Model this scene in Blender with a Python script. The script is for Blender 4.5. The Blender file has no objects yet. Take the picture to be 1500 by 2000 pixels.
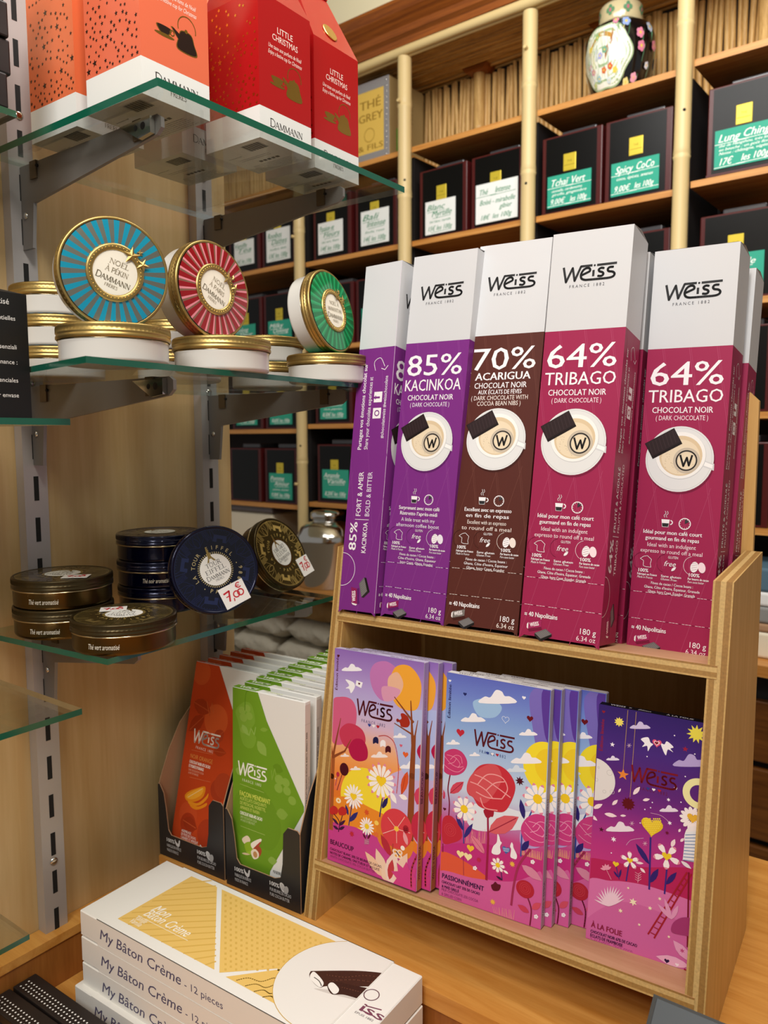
import bpy, bmesh, math, random
import numpy as np
from mathutils import Matrix, Vector

SC = bpy.context.scene
COL = SC.collection
PI = math.pi
rnd = random.Random(7)

# ---------------------------------------------------------------- camera
F_PX = 1518.7
YAW, PITCH, ROLL = -0.63406, -0.096855, -0.00399
cam_data = bpy.data.cameras.new('camera')
cam = bpy.data.objects.new('camera', cam_data)
COL.objects.link(cam)
fw = Vector((math.sin(YAW)*math.cos(PITCH), math.cos(YAW)*math.cos(PITCH), math.sin(PITCH)))
rt = Vector((math.cos(YAW), -math.sin(YAW), 0))
up = rt.cross(fw)
r2 = rt*math.cos(ROLL) + up*math.sin(ROLL)
u2 = up*math.cos(ROLL) - rt*math.sin(ROLL)
cam.matrix_world = Matrix(((r2.x, u2.x, -fw.x, 0.911), (r2.y, u2.y, -fw.y, 0.0), (r2.z, u2.z, -fw.z, 1.505), (0, 0, 0, 1)))
cam_data.sensor_fit = 'VERTICAL'
cam_data.sensor_height = 36.0
cam_data.sensor_width = 27.0
cam_data.lens = F_PX*36.0/2000.0
cam_data.clip_start = 0.02
cam_data.dof.use_dof = True
cam_data.dof.focus_distance = 0.88
cam_data.dof.aperture_fstop = 8.0
SC.camera = cam

# ---------------------------------------------------------------- light and exposure
def lin(h):
    if isinstance(h, str):
        h = h.lstrip('#'); t = [int(h[i:i+2], 16)/255 for i in (0, 2, 4)]
    else:
        t = [x/255 for x in h]
    return tuple(x/12.92 if x <= 0.04045 else ((x+0.055)/1.055)**2.4 for x in t)

W = bpy.data.worlds.new('shop_ambient'); SC.world = W
W.use_nodes = True
W.node_tree.nodes['Background'].inputs[0].default_value = (1.0, 0.97, 0.93, 1)
W.node_tree.nodes['Background'].inputs[1].default_value = 0.29

def area(name, loc, target, size, power, color=(1, .985, .96), size_y=None):
    L = bpy.data.lights.new(name, 'AREA'); L.energy = power; L.color = color
    L.shape = 'RECTANGLE'; L.size = size; L.size_y = size_y or size
    o = bpy.data.objects.new(name, L); COL.objects.link(o)
    d = (Vector(target)-Vector(loc)).normalized()
    o.matrix_world = Matrix.Translation(Vector(loc)) @ d.to_track_quat('-Z', 'Y').to_matrix().to_4x4()
    return o
# ceiling panels of the shop, over the aisle and over the counter
area('ceiling_panel_aisle', (0.95, -1.15, 2.95), (0.45, 0.8, 1.3), 0.9, 36)
area('ceiling_panel_counter', (0.75, 1.15, 3.25), (0.75, 1.15, 0.9), 0.8, 15)
area('ceiling_panel_tea', (0.25, 0.95, 3.05), (-0.3, 2.4, 2.3), 1.6, 26, size_y=0.5)
area('added_fill_shelves', (0.80, 0.12, 2.42), (-0.06, 0.65, 1.62), 0.22, 7.5, (1, .95, .87))  # added fill lamp without a real fitting; brightens the wall behind the tins

SC.view_settings.view_transform = 'Standard'
SC.view_settings.look = 'None'
SC.view_settings.gamma = 1.0
SC.view_settings.exposure = 0.0
SC.view_settings.use_curve_mapping = False
try:
    SC.cycles.use_denoising = True
    SC.cycles.max_bounces = 10
    SC.cycles.transparent_max_bounces = 16
    SC.cycles.caustics_reflective = False
    SC.cycles.caustics_refractive = False
    SC.cycles.sample_clamp_indirect = 4.0
except Exception:
    pass

# ---------------------------------------------------------------- materials
MATS = {}
def pmat(name, color=(.8, .8, .8), rough=.5, metal=0.0, coat=0.0, spec=.5, attr=False, emis=None):
    m = bpy.data.materials.new(name); m.use_nodes = True
    nt = m.node_tree; b = nt.nodes['Principled BSDF']
    if isinstance(color, str): color = lin(color)
    b.inputs['Base Color'].default_value = (*color, 1)
    b.inputs['Roughness'].default_value = rough
    b.inputs['Metallic'].default_value = metal
    b.inputs['Coat Weight'].default_value = coat
    b.inputs['Coat Roughness'].default_value = .08
    b.inputs['Specular IOR Level'].default_value = spec
    if attr:
        a = nt.nodes.new('ShaderNodeVertexColor'); a.layer_name = 'Col'
        nt.links.new(a.outputs[0], b.inputs['Base Color'])
    MATS[name] = m
    return m

def noise_bump(m, scale=200, strength=.1, dist=.001, rough_var=None, stretch=(1, 1, 1)):
    nt = m.node_tree; b = nt.nodes['Principled BSDF']
    tc = nt.nodes.new('ShaderNodeTexCoord'); mp = nt.nodes.new('ShaderNodeMapping')
    mp.inputs['Scale'].default_value = stretch
    n = nt.nodes.new('ShaderNodeTexNoise'); n.inputs['Scale'].default_value = scale
    bp = nt.nodes.new('ShaderNodeBump'); bp.inputs['Strength'].default_value = strength
    bp.inputs['Distance'].default_value = dist
    nt.links.new(tc.outputs['Object'], mp.inputs[0]); nt.links.new(mp.outputs[0], n.inputs['Vector'])
    nt.links.new(n.outputs[0], bp.inputs['Height']); nt.links.new(bp.outputs[0], b.inputs['Normal'])

def wood(name, c1, c2, stretch, scale=6.0, rough=.4, detail=6, fine=.35, coat=0.0, dist=1.2):
    """grain stretched along the axis with the smallest stretch value"""
    m = pmat(name, c1, rough, coat=coat); nt = m.node_tree; b = nt.nodes['Principled BSDF']
    tc = nt.nodes.new('ShaderNodeTexCoord'); mp = nt.nodes.new('ShaderNodeMapping')
    mp.inputs['Scale'].default_value = stretch
    n = nt.nodes.new('ShaderNodeTexNoise'); n.inputs['Scale'].default_value = scale
    n.inputs['Detail'].default_value = detail; n.inputs['Distortion'].default_value = dist
    n2 = nt.nodes.new('ShaderNodeTexNoise'); n2.inputs['Scale'].default_value = scale*9
    n2.inputs['Detail'].default_value = 3
    mx = nt.nodes.new('ShaderNodeMath'); mx.operation = 'MULTIPLY_ADD'; mx.inputs[1].default_value = fine
    sub = nt.nodes.new('ShaderNodeMath'); sub.operation = 'SUBTRACT'; sub.inputs[1].default_value = fine*.5
    cr = nt.nodes.new('ShaderNodeValToRGB')
    c1 = lin(c1) if isinstance(c1, str) else c1; c2 = lin(c2) if isinstance(c2, str) else c2
    cr.color_ramp.elements[0].position = .3; cr.color_ramp.elements[0].color = (*c2, 1)
    cr.color_ramp.elements[1].position = .68; cr.color_ramp.elements[1].color = (*c1, 1)
    L = nt.links.new
    L(tc.outputs['Object'], mp.inputs[0]); L(mp.outputs[0], n.inputs['Vector']); L(mp.outputs[0], n2.inputs['Vector'])
    L(n2.outputs[0], mx.inputs[0]); L(n.outputs[0], mx.inputs[2]); L(mx.outputs[0], sub.inputs[0])
    L(sub.outputs[0], cr.inputs[0]); L(cr.outputs[0], b.inputs['Base Color'])
    return m

def plywood_edge(name, axis, T, plies):
    """edge grain: plies across the thickness `axis` of local coordinates, 0..T"""
    m = pmat(name, '#b98a4c', .55); nt = m.node_tree; b = nt.nodes['Principled BSDF']
    tc = nt.nodes.new('ShaderNodeTexCoord'); sp = nt.nodes.new('ShaderNodeSeparateXYZ')
    dv = nt.nodes.new('ShaderNodeMath'); dv.operation = 'DIVIDE'; dv.inputs[1].default_value = T
    cr = nt.nodes.new('ShaderNodeValToRGB'); cr.color_ramp.interpolation = 'CONSTANT'
    els = cr.color_ramp.elements
    els[0].position = 0; els[0].color = (*lin(plies[0][1]), 1)
    els[1].position = plies[1][0]; els[1].color = (*lin(plies[1][1]), 1)
    for p, c in plies[2:]:
        e = els.new(p); e.color = (*lin(c), 1)
    n = nt.nodes.new('ShaderNodeTexNoise'); n.inputs['Scale'].default_value = 420
    n.inputs['Detail'].default_value = 2
    mx = nt.nodes.new('ShaderNodeMixRGB'); mx.blend_type = 'MULTIPLY'; mx.inputs[0].default_value = .45
    L = nt.links.new
    L(tc.outputs['Object'], sp.inputs[0]); L(sp.outputs[axis], dv.inputs[0]); L(dv.outputs[0], cr.inputs[0])
    L(tc.outputs['Object'], n.inputs['Vector'])
    L(cr.outputs[0], mx.inputs[1]); L(n.outputs[0], mx.inputs[2]); L(mx.outputs[0], b.inputs['Base Color'])
    return m

def glass_mat(name, tint, refl=1.0):
    m = bpy.data.materials.new(name); m.use_nodes = True; nt = m.node_tree; nt.nodes.clear()
    o = nt.nodes.new('ShaderNodeOutputMaterial'); t = nt.nodes.new('ShaderNodeBsdfTransparent')
    t.inputs[0].default_value = (*tint, 1)
    g = nt.nodes.new('ShaderNodeBsdfGlossy'); g.inputs['Roughness'].default_value = .02
    fr = nt.nodes.new('ShaderNodeFresnel'); fr.inputs[0].default_value = 1.45
    ml = nt.nodes.new('ShaderNodeMath'); ml.operation = 'MULTIPLY'; ml.inputs[1].default_value = refl
    mx = nt.nodes.new('ShaderNodeMixShader')
    L = nt.links.new
    L(fr.outputs[0], ml.inputs[0]); L(ml.outputs[0], mx.inputs[0]); L(t.outputs[0], mx.inputs[1]); L(g.outputs[0], mx.inputs[2]); L(mx.outputs[0], o.inputs[0])
    MATS[name] = m
    return m

pmat('print', rough=.45, attr=True, spec=.2)            # printed card, colour from the print
pmat('print_gloss', rough=.16, attr=True, spec=.5)       # varnished print
pmat('white_card', '#e4e4e2', .38, spec=.4)
pmat('cream_card', '#ebe9e3', .5, spec=.4)
pmat('gold', '#b2965a', .36, .9)
pmat('gold_foil', '#e0b45c', .2, 1.0)
pmat('dark_foil', '#241009', .3, .2)
pmat('white_tin', '#dcdad4', .25, coat=.3)
pmat('bronze_tin', '#5c4a2a', .3, 1.0)
pmat('bronze_lid', '#463a22', .3, .75)
pmat('blue_tin', '#04082c', .2, .6, coat=.4)
pmat('tin_bead', '#b8a888', .2, 1.0)
pmat('grey_metal', '#8d8a88', .42, .35)
pmat('bracket_metal', '#77736f', .45, .35)
pmat('upright_metal', '#b3aeac', .42, .3)
pmat('slot_dark', '#0a0908', .8)
pmat('clip_brown', '#5a4c38', .4, .4)
pmat('black_card', '#0b0a0a', .45)
pmat('black_tin', '#050505', .3, spec=.25)
pmat('carton_black', '#1f1f22', .42)
pmat('kraft', '#a98464', .85)
pmat('burgundy', '#4a1414', .3, spec=.4)
pmat('lid_grey', '#3b3a3d', .25, coat=.3)
pmat('label_gold', '#d6be3a', .35, .35)
pmat('bamboo', '#d6bd86', .45)
pmat('steel', '#c9c6c0', .12, 1.0)
pmat('paper_pack', '#c2bba9', .8)
pmat('brown_bag', '#94713e', .8)
pmat('white_tub', '#e6dcc4', .5)
pmat('grey_lid', '#5a5152', .4)
pmat('dark_box', '#14130f', .5)
pmat('lid_sheen', '#3b4146', .5)  # lid of the black box; reflected light put into this grey
pmat('choc_sleeve', '#1d1513', .5)
pmat('dot_white', '#e8e6e2', .5)
pmat('porcelain', rough=.12, attr=True, coat=.4)
pmat('crate_tape', '#b9b8bd', .25, .6)
pmat('blue_cloth', '#4d6a7c', .7)
pmat('grey_mag', '#8a8a88', .5)
pmat('silver_film', '#a5a698', .3, 1.0)
noise_bump(MATS['paper_pack'], 18, .8, .02)
noise_bump(MATS['brown_bag'], 14, .9, .03)
noise_bump(MATS['grey_metal'], 900, .05, .0003)
noise_bump(MATS['kraft'], 120, .15, .001)
glass_mat('glass_face', (.95, .975, .96), .38)
pmat('glass_edge', '#0b5540', .12, 0, spec=.8)
glass_mat('glass_edge_far', (.80, .92, .87), 1.6)  # paler copy of the edge glass; brightness of far edges put into its tint
wood('maple', '#cfb282', '#bf9e6a', (60, 22, 1.3), 1.0, .42, 6, .3)
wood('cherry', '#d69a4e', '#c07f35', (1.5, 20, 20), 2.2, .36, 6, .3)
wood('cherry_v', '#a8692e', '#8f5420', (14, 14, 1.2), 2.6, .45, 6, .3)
wood('ply_face', '#d3a866', '#c4974f', (24, 24, 1.3), 3.0, .45, 5, .3)
wood('ply_deck', '#c39a76', '#b78a64', (1.6, 22, 22), 3.0, .5, 5, .3)
wood('shelf_wood', '#cf944e', '#b47430', (1.2, 26, 26), 2.0, .42, 5, .3)
wood('cornice', '#96521a', '#6e360e', (1.2, 30, 30), 2.4, .35, 5, .4)
wood('drawer_wood', '#7c4a1b', '#5d3310', (1.4, 20, 20), 2.4, .4, 5, .3)
wood('reed', '#dfb772', '#ad8246', (30, 30, 2.0), 3.0, .5, 4, .5)
wood('reed_h', '#d0a45c', '#8a6430', (2.0, 30, 30), 3.0, .5, 4, .5)
pmat('shelf_back', '#120a08', .7)
pmat('cream_wall', '#e8dfbd', .8)
pmat('floor_tile', '#8f8270', .5)
PLY = [(0, '#d6ae6a'), (.10, '#b08546'), (.36, '#dcb776'), (.62, '#ab7f42'), (.90, '#d6ae6a')]
plywood_edge('ply_edge_x', 0, .02, PLY)
plywood_edge('ply_edge_z', 2, .0185, PLY)

# ---------------------------------------------------------------- mesh builder
class MB:
    def __init__(s): s.v = []; s.f = []; s.m = []; s.c = []; s.sm = []; s.keys = []
    def mi(s, k):
        if k not in s.keys: s.keys.append(k)
        return s.keys.index(k)
    def add(s, vs, fs, mat, col=(1, 1, 1), smooth=False, cols=None, fmats=None):
        n = len(s.v); s.v.extend([tuple(v) for v in vs])
        s.c.extend(cols if cols is not None else [col]*len(vs))
        for i, f in enumerate(fs):
            s.f.append([n+j for j in f]); s.m.append(s.mi(fmats[i] if fmats else mat)); s.sm.append(smooth)
    def box(s, lo, hi, mat, col=(1, 1, 1), M=None):
        x0, y0, z0 = lo; x1, y1, z1 = hi
        vs = [(x0, y0, z0), (x1, y0, z0), (x1, y1, z0), (x0, y1, z0), (x0, y0, z1), (x1, y0, z1), (x1, y1, z1), (x0, y1, z1)]
        if M is not None: vs = [tuple(M @ Vector(v)) for v in vs]
        mm = mat if isinstance(mat, dict) else None
        names = ['-z', '+z', '-y', '+x', '+y', '-x']
        fs = [(3, 2, 1, 0), (4, 5, 6, 7), (0, 1, 5, 4), (1, 2, 6, 5), (2, 3, 7, 6), (3, 0, 4, 7)]
        s.add(vs, fs, None if mm else mat, col, fmats=[mm.get(n, mm['*']) for n in names] if mm else None)
    def rbox(s, lo, hi, r, mat, col=(1, 1, 1), seg=2, M=None, smooth=False):
        bm = bmesh.new(); bmesh.ops.create_cube(bm, size=1)
        for v in bm.verts:
            v.co = Vector([lo[i]+(v.co[i]+.5)*(hi[i]-lo[i]) for i in range(3)])
        bmesh.ops.bevel(bm, geom=bm.edges[:], offset=r, segments=seg, profile=.5, affect='EDGES')
        s.from_bm(bm, mat, col, M, smooth); bm.free()
    def from_bm(s, bm, mat, col=(1, 1, 1), M=None, smooth=False):
        bm.verts.index_update()
        vs = [(M @ v.co if M is not None else v.co)[:] for v in bm.verts]
        s.add(vs, [[v.index for v in f.verts] for f in bm.faces], mat, col, smooth)
    def prism(s, poly, fn, d0, d1, mat, side=None, col=(1, 1, 1), smooth=False):
        n = len(poly); vs = [fn(p[0], p[1], d0) for p in poly]+[fn(p[0], p[1], d1) for p in poly]
        fs = [list(range(n))[::-1], list(range(n, 2*n))]; fm = [mat, mat]
        for i in range(n):
            j = (i+1) % n; fs.append((i, j, n+j, n+i)); fm.append(side or mat)
        s.add(vs, fs, None, col, fmats=fm, smooth=smooth)
    def lathe(s, prof, n, mat, col=(1, 1, 1), M=None, smooth=True, knurl=None, seg_mats=None, capb=False, capt=False):
        vs = []; fs = []; fm = []
        for k, (r, z) in enumerate(prof):
            for i in range(n):
                a = 2*PI*i/n; rr = r
                if knurl and k in knurl: rr = r*(1-(knurl[k] if i % 2 else 0))
                vs.append((rr*math.cos(a), rr*math.sin(a), z))
        for k in range(len(prof)-1):
            for i in range(n):
                j = (i+1) % n
                fs.append((k*n+i, k*n+j, (k+1)*n+j, (k+1)*n+i)); fm.append(seg_mats[k] if seg_mats else mat)
        if M is not None: vs = [tuple(M @ Vector(v)) for v in vs]
        s.add(vs, fs, mat, col, smooth, fmats=fm)
        if capb: s.add(vs[:n], [list(range(n))[::-1]], mat, col)
        if capt: s.add(vs[-n:], [list(range(n))], mat if not seg_mats else seg_mats[-1], col)
    def tube(s, pts, r, mat, n=8, col=(1, 1, 1), smooth=True, caps=True):
        pts = [Vector(p) for p in pts]; vs = []; fs = []
        for i, p in enumerate(pts):
            d = (pts[min(i+1, len(pts)-1)]-pts[max(i-1, 0)]).normalized()
            a = d.orthogonal().normalized() if i == 0 else (pa - d*pa.dot(d)).normalized()
            pa = a; b = d.cross(a); rr = r[i] if isinstance(r, (list, tuple)) else r
            for k in range(n):
                t = 2*PI*k/n; vs.append(tuple(p+a*(rr*math.cos(t))+b*(rr*math.sin(t))))
        for i in range(len(pts)-1):
            for k in range(n):
                j = (k+1) % n; fs.append((i*n+k, i*n+j, (i+1)*n+j, (i+1)*n+k))
        s.add(vs, fs, mat, col, smooth)
        if caps:
            s.add(vs[:n], [list(range(n))[::-1]], mat, col); s.add(vs[-n:], [list(range(n))], mat, col)
    def build(s, name, parent=None, M=None):
        me = bpy.data.meshes.new(name); me.from_pydata(s.v, [], s.f)
        for k in s.keys: me.materials.append(MATS[k])
        me.polygons.foreach_set('material_index', s.m); me.polygons.foreach_set('use_smooth', s.sm)
        a = me.color_attributes.new('Col', 'FLOAT_COLOR', 'POINT')
        buf = np.ones((len(s.v), 4), np.float32); buf[:, :3] = np.array(s.c, np.float32).reshape(-1, 3)
        a.data.foreach_set('color', buf.ravel())
        me.update()
        o = bpy.data.objects.new(name, me); COL.objects.link(o)
        if parent is not None: o.parent = parent
        if M is not None: o.matrix_local = M
        return o

def tag(o, label, cat, group=None):
    o['label'] = label; o['category'] = cat
    if group: o['group'] = group
    return o
def thing(name, label, cat, M=None, group=None):
    o = bpy.data.objects.new(name, None); COL.objects.link(o); o.empty_display_size = .02
    if M is not None: o.matrix_world = M
    return tag(o, label, cat, group)
def structure(name, mb):
    o = mb.build(name); o['kind'] = 'structure'; return o
def copy_thing(root, M, label, group=None):
    r = root.copy(); COL.objects.link(r); r.matrix_world = M; r['label'] = label
    if group: r['group'] = group
    for ch in list(root.children):
        c = ch.copy(); COL.objects.link(c); c.parent = r
        for g in list(ch.children):
            d = g.copy(); COL.objects.link(d); d.parent = c
    return r
def T(x, y, z): return Matrix.Translation((x, y, z))
def Rz(a): return Matrix.Rotation(a, 4, 'Z')
def Rx(a): return Matrix.Rotation(a, 4, 'X')
def Ry(a): return Matrix.Rotation(a, 4, 'Y')
def pose(x, y, z, yaw, lean, roll=0.0): return T(x, y, z) @ Rz(yaw) @ Rx(-lean) @ Ry(roll)

# ---------------------------------------------------------------- flat print: shapes and lettering laid on a face
_glyphs = {}
def glyphs(txt, bold=0.0, shear=0.0, spacing=1.0):
    k = (txt, bold, shear, spacing)
    if k not in _glyphs:
        cu = bpy.data.curves.new('t', 'FONT'); cu.body = txt; cu.size = 1; cu.resolution_u = 2
        cu.shear = shear; cu.space_character = spacing; cu.fill_mode = 'FRONT'
        ob = bpy.data.objects.new('t', cu); COL.objects.link(ob)
        dg = bpy.context.evaluated_depsgraph_get()
        me = bpy.data.meshes.new_from_object(ob.evaluated_get(dg))
        vs = [(v.co.x, v.co.y) for v in me.vertices]; fs = [list(p.vertices) for p in me.polygons]
        bpy.data.meshes.remove(me); bpy.data.objects.remove(ob); bpy.data.curves.remove(cu)
        if vs:
            x0 = min(v[0] for v in vs); x1 = max(v[0] for v in vs)
        else: x0 = x1 = 0
        _glyphs[k] = ([(x-x0, y) for x, y in vs], fs, x1-x0)
    return _glyphs[k]
CAP = .69   # cap height of the lettering at size 1

# roman capitals with thick and thin strokes: x, y pairs in a box of height 1
SERIF = {
 'D': (.86, [('T', (.18, 0), (.18, 1)), ('c', (.18, 1), (.5, 1), (.78, .78), (.82, .5), (.78, .22), (.5, 0), (.18, 0))], [(.18, 0), (.18, 1)]),
 'A': (.86, [('t', (.1, 0), (.43, 1)), ('T', (.43, 1), (.78, 0)), ('t', (.23, .36), (.63, .36))], [(.1, 0), (.78, 0)]),
 'M': (1.06, [('t', (.14, 0), (.2, 1)), ('T', (.2, 1), (.53, .08)), ('t', (.53, .08), (.86, 1)), ('T', (.86, 1), (.93, 0))], [(.14, 0), (.93, 0), (.16, 1), (.9, 1)]),
 'N': (.92, [('t', (.16, 0), (.16, 1)), ('T', (.16, 1), (.76, 0)), ('t', (.76, 0), (.76, 1))], [(.16, 0), (.76, 1), (.12, 1)]),
 'F': (.66, [('T', (.18, 0), (.18, 1)), ('t', (.18, .98), (.58, .98)), ('t', (.18, .52), (.5, .52)), ('t', (.58, .98), (.58, .82))], [(.18, 0), (.14, 1)]),
 'R': (.8, [('T', (.18, 0), (.18, 1)), ('c', (.18, .98), (.48, .98), (.62, .86), (.62, .64), (.48, .5), (.18, .5)), ('T', (.42, .5), (.72, 0))], [(.18, 0), (.75, 0), (.14, 1)]),
 'E': (.7, [('T', (.18, 0), (.18, 1)), ('t', (.18, .98), (.6, .98)), ('t', (.18, .52), (.5, .52)), ('t', (.18, .02), (.62, .02)), ('t', (.6, .98), (.6, .84)), ('t', (.62, .02), (.64, .18))], [(.14, 1), (.14, 0)]),
 'S': (.64, [('c', (.54, .84), (.44, .97), (.28, .98), (.14, .86), (.16, .68), (.34, .54), (.5, .4), (.54, .22), (.44, .04), (.26, 0), (.1, .14))], []),
 'O': (.94, [('c', (.45, 1), (.2, .9), (.1, .5), (.2, .1), (.45, 0), (.7, .1), (.8, .5), (.7, .9), (.45, 1))], []),
 'L': (.7, [('T', (.18, 0), (.18, 1)), ('t', (.18, .02), (.6, .02)), ('t', (.6, .02), (.62, .2))], [(.18, 1), (.14, 0)]),
 'P': (.72, [('T', (.18, 0), (.18, 1)), ('c', (.18, .98), (.48, .98), (.64, .84), (.64, .6), (.48, .46), (.18, .46))], [(.18, 0), (.14, 1)]),
 'K': (.84, [('T', (.18, 0), (.18, 1)), ('t', (.18, .42), (.66, 1)), ('T', (.34, .58), (.74, 0))], [(.18, 0), (.18, 1), (.72, 0), (.64, 1)]),
 'I': (.38, [('T', (.18, 0), (.18, 1))], [(.18, 0), (.18, 1)]),
 'T': (.8, [('T', (.4, 0), (.4, 1)), ('t', (.08, .98), (.72, .98)), ('t', (.08, .98), (.08, .82)), ('t', (.72, .98), (.72, .82))], [(.4, 0)]),
 'U': (.88, [('T', (.18, 1), (.18, .25)), ('c', (.18, .3), (.26, .06), (.44, 0), (.62, .06), (.7, .3)), ('t', (.7, .25), (.7, 1))], [(.18, 1), (.7, 1)]),
 'H': (.94, [('T', (.18, 0), (.18, 1)), ('T', (.74, 0), (.74, 1)), ('t', (.18, .52), (.74, .52))], [(.18, 0), (.18, 1), (.74, 0), (.74, 1)]),
 'Y': (.84, [('T', (.1, 1), (.42, .45)), ('t', (.42, .45), (.72, 1)), ('T', (.42, .45), (.42, 0))], [(.42, 0), (.12, 1), (.7, 1)]),
 'G': (.9, [('c', (.72, .84), (.58, .97), (.4, 1), (.18, .86), (.1, .5), (.18, .14), (.42, 0), (.62, .04), (.74, .16)), ('T', (.74, .1), (.74, .42))], [(.7, .44)]),
 'C': (.8, [('c', (.7, .84), (.56, .97), (.4, 1), (.18, .86), (.1, .5), (.18, .14), (.42, 0), (.6, .04), (.72, .18))], []),
 'B': (.78, [('T', (.18, 0), (.18, 1)), ('c', (.18, .98), (.46, .98), (.58, .86), (.56, .64), (.42, .53), (.18, .53)), ('c', (.42, .53), (.62, .42), (.66, .22), (.54, .04), (.18, .02))], [(.14, 0), (.14, 1)]),
 ' ': (.4, [], [])}
ACC = {'Ë': ('E', '"'), 'È': ('E', '`'), 'É': ('E', "'"), 'À': ('A', '`')}

def clip_poly(p, r):
    x0, y0, x1, y1 = r
    for ax, val, sg in ((0, x0, 1), (0, x1, -1), (1, y0, 1), (1, y1, -1)):
        o = []
        for i in range(len(p)):
            a, b = p[i-1], p[i]; ia = (a[ax]-val)*sg >= 0; ib = (b[ax]-val)*sg >= 0
            if ia != ib:
                t = (val-a[ax])/(b[ax]-a[ax]); o.append((a[0]+t*(b[0]-a[0]), a[1]+t*(b[1]-a[1])))
            if ib: o.append(b)
        p = o
        if not p: return p
    return p

class Art:
    """flat print in face units; fn(x, y, lift) gives the point on the object"""
    def __init__(s, mb, fn, clip=None, mat='print', lift=1.2e-4, step=2.5e-6, quad=None, wh=None):
        s.mb = mb; s.fn = fn; s.clip = clip; s.mat = mat; s.l = lift; s.step = step; s.H = None; s.k = 1.0
        if quad: s.set_quad(quad, wh)
    def set_quad(s, q, wh):
        """measure layout from a photographed face: q = TL, TR, BR, BL pixel corners, wh = face size"""
        w, h = wh; dst = [(0, h), (w, h), (w, 0), (0, 0)]; A = []; b = []
        for (x, y), (X, Y) in zip(q, dst):
            A.append([x, y, 1, 0, 0, 0, -X*x, -X*y]); b.append(X)
            A.append([0, 0, 0, x, y, 1, -Y*x, -Y*y]); b.append(Y)
        s.H = np.append(np.linalg.solve(np.array(A, float), np.array(b, float)), 1).reshape(3, 3)
        s.kx = w/math.dist(q[0], q[1]); s.ky = h/math.dist(q[0], q[3]); s.k = s.kx
    def m(s, p):
        if s.H is None: return p
        a = s.H @ np.array([p[0], p[1], 1.0]); return (a[0]/a[2], a[1]/a[2])
    def raw(s, pts, col, mat=None, noclip=False):
        if s.clip and not noclip: pts = clip_poly(pts, s.clip)
        if len(pts) < 3: return
        ar = sum(pts[i-1][0]*pts[i][1]-pts[i][0]*pts[i-1][1] for i in range(len(pts)))
        if ar < 0: pts = pts[::-1]
        s.mb.add([s.fn(x, y, s.l) for x, y in pts], [list(range(len(pts)))], mat or s.mat, lin(col) if isinstance(col, str) else col)
    def up(s): s.l += s.step
    def poly(s, pts, col, mat=None):
        s.raw([s.m(p) for p in pts], col, mat); s.up()
    def smooth(s, pts, col, mat=None, n=6):
        """closed smooth outline through the points"""
        P = [s.m(p) for p in pts]; N = len(P); o = []
        for i in range(N):
            a, b, c, d = P[i-1], P[i], P[(i+1) % N], P[(i+2) % N]
            for k in range(n):
                t = k/n
                o.append(tuple(.5*((2*b[j])+(-a[j]+c[j])*t+(2*a[j]-5*b[j]+4*c[j]-d[j])*t*t+(-a[j]+3*b[j]-3*c[j]+d[j])*t**3) for j in (0, 1)))
        s.raw(o, col, mat); s.up()
    def rect(s, x0, y0, x1, y1, col, mat=None): s.poly([(x0, y0), (x1, y0), (x1, y1), (x0, y1)], col, mat)
    def grad(s, p0, p1, p2, p3, cols, n=None):
        """quad p0 p1 p2 p3 (bottom-left, bottom-right, top-right, top-left) with colours listed bottom to top"""
        P = [np.array(s.m(p)) for p in (p0, p1, p2, p3)]; vs = []; cs = []; N = len(cols)
        for i, c in enumerate(cols):
            t = i/(N-1)
            for q in (P[0]+(P[3]-P[0])*t, P[1]+(P[2]-P[1])*t): vs.append(s.fn(q[0], q[1], s.l)); cs.append(lin(c))
        s.mb.add(vs, [(2*i, 2*i+1, 2*i+3, 2*i+2) for i in range(N-1)], s.mat, cols=cs); s.up()
    def ell(s, c, rx, ry, col, rot=0.0, n=28, mat=None, local=False):
        """ellipse; radii in layout units"""
        if s.H is not None and not local: c = s.m(c); rx *= s.k; ry *= s.k
        ca, sa = math.cos(rot), math.sin(rot)
        s.raw([(c[0]+rx*math.cos(t)*ca-ry*math.sin(t)*sa, c[1]+rx*math.cos(t)*sa+ry*math.sin(t)*ca) for t in [2*PI*i/n for i in range(n)]], col, mat); s.up()
    def ring(s, c, r0, r1, col, mat=None, n=40, a0=0, a1=2*PI):
        if s.H is not None: c = s.m(c); r0 *= s.k; r1 *= s.k
        for i in range(n):
            t, u = a0+(a1-a0)*i/n, a0+(a1-a0)*(i+1)/n
            s.raw([(c[0]+r0*math.cos(t), c[1]+r0*math.sin(t)), (c[0]+r1*math.cos(t), c[1]+r1*math.sin(t)), (c[0]+r1*math.cos(u), c[1]+r1*math.sin(u)), (c[0]+r0*math.cos(u), c[1]+r0*math.sin(u))], col, mat)
        s.up()
    def line(s, pts, w, col, mat=None, w2=None, cap=True):
        P = [s.m(p) for p in pts]; w *= s.k; w2 = w if w2 is None else w2*s.k
        L = len(P)-1
        for i in range(L):
            a, b = P[i], P[i+1]; d = math.dist(a, b)
            if d < 1e-9: continue
            wa = (w+(w2-w)*i/L)/2; wb = (w+(w2-w)*(i+1)/L)/2
            nx, ny = -(b[1]-a[1])/d, (b[0]-a[0])/d
            s.raw([(a[0]+nx*wa, a[1]+ny*wa), (a[0]-nx*wa, a[1]-ny*wa), (b[0]-nx*wb, b[1]-ny*wb), (b[0]+nx*wb, b[1]+ny*wb)], col, mat)
            if cap and i < L-1:
                s.raw([(b[0]+wb*math.cos(t), b[1]+wb*math.sin(t)) for t in [2*PI*k/8 for k in range(8)]], col, mat)
        s.up()
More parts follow.
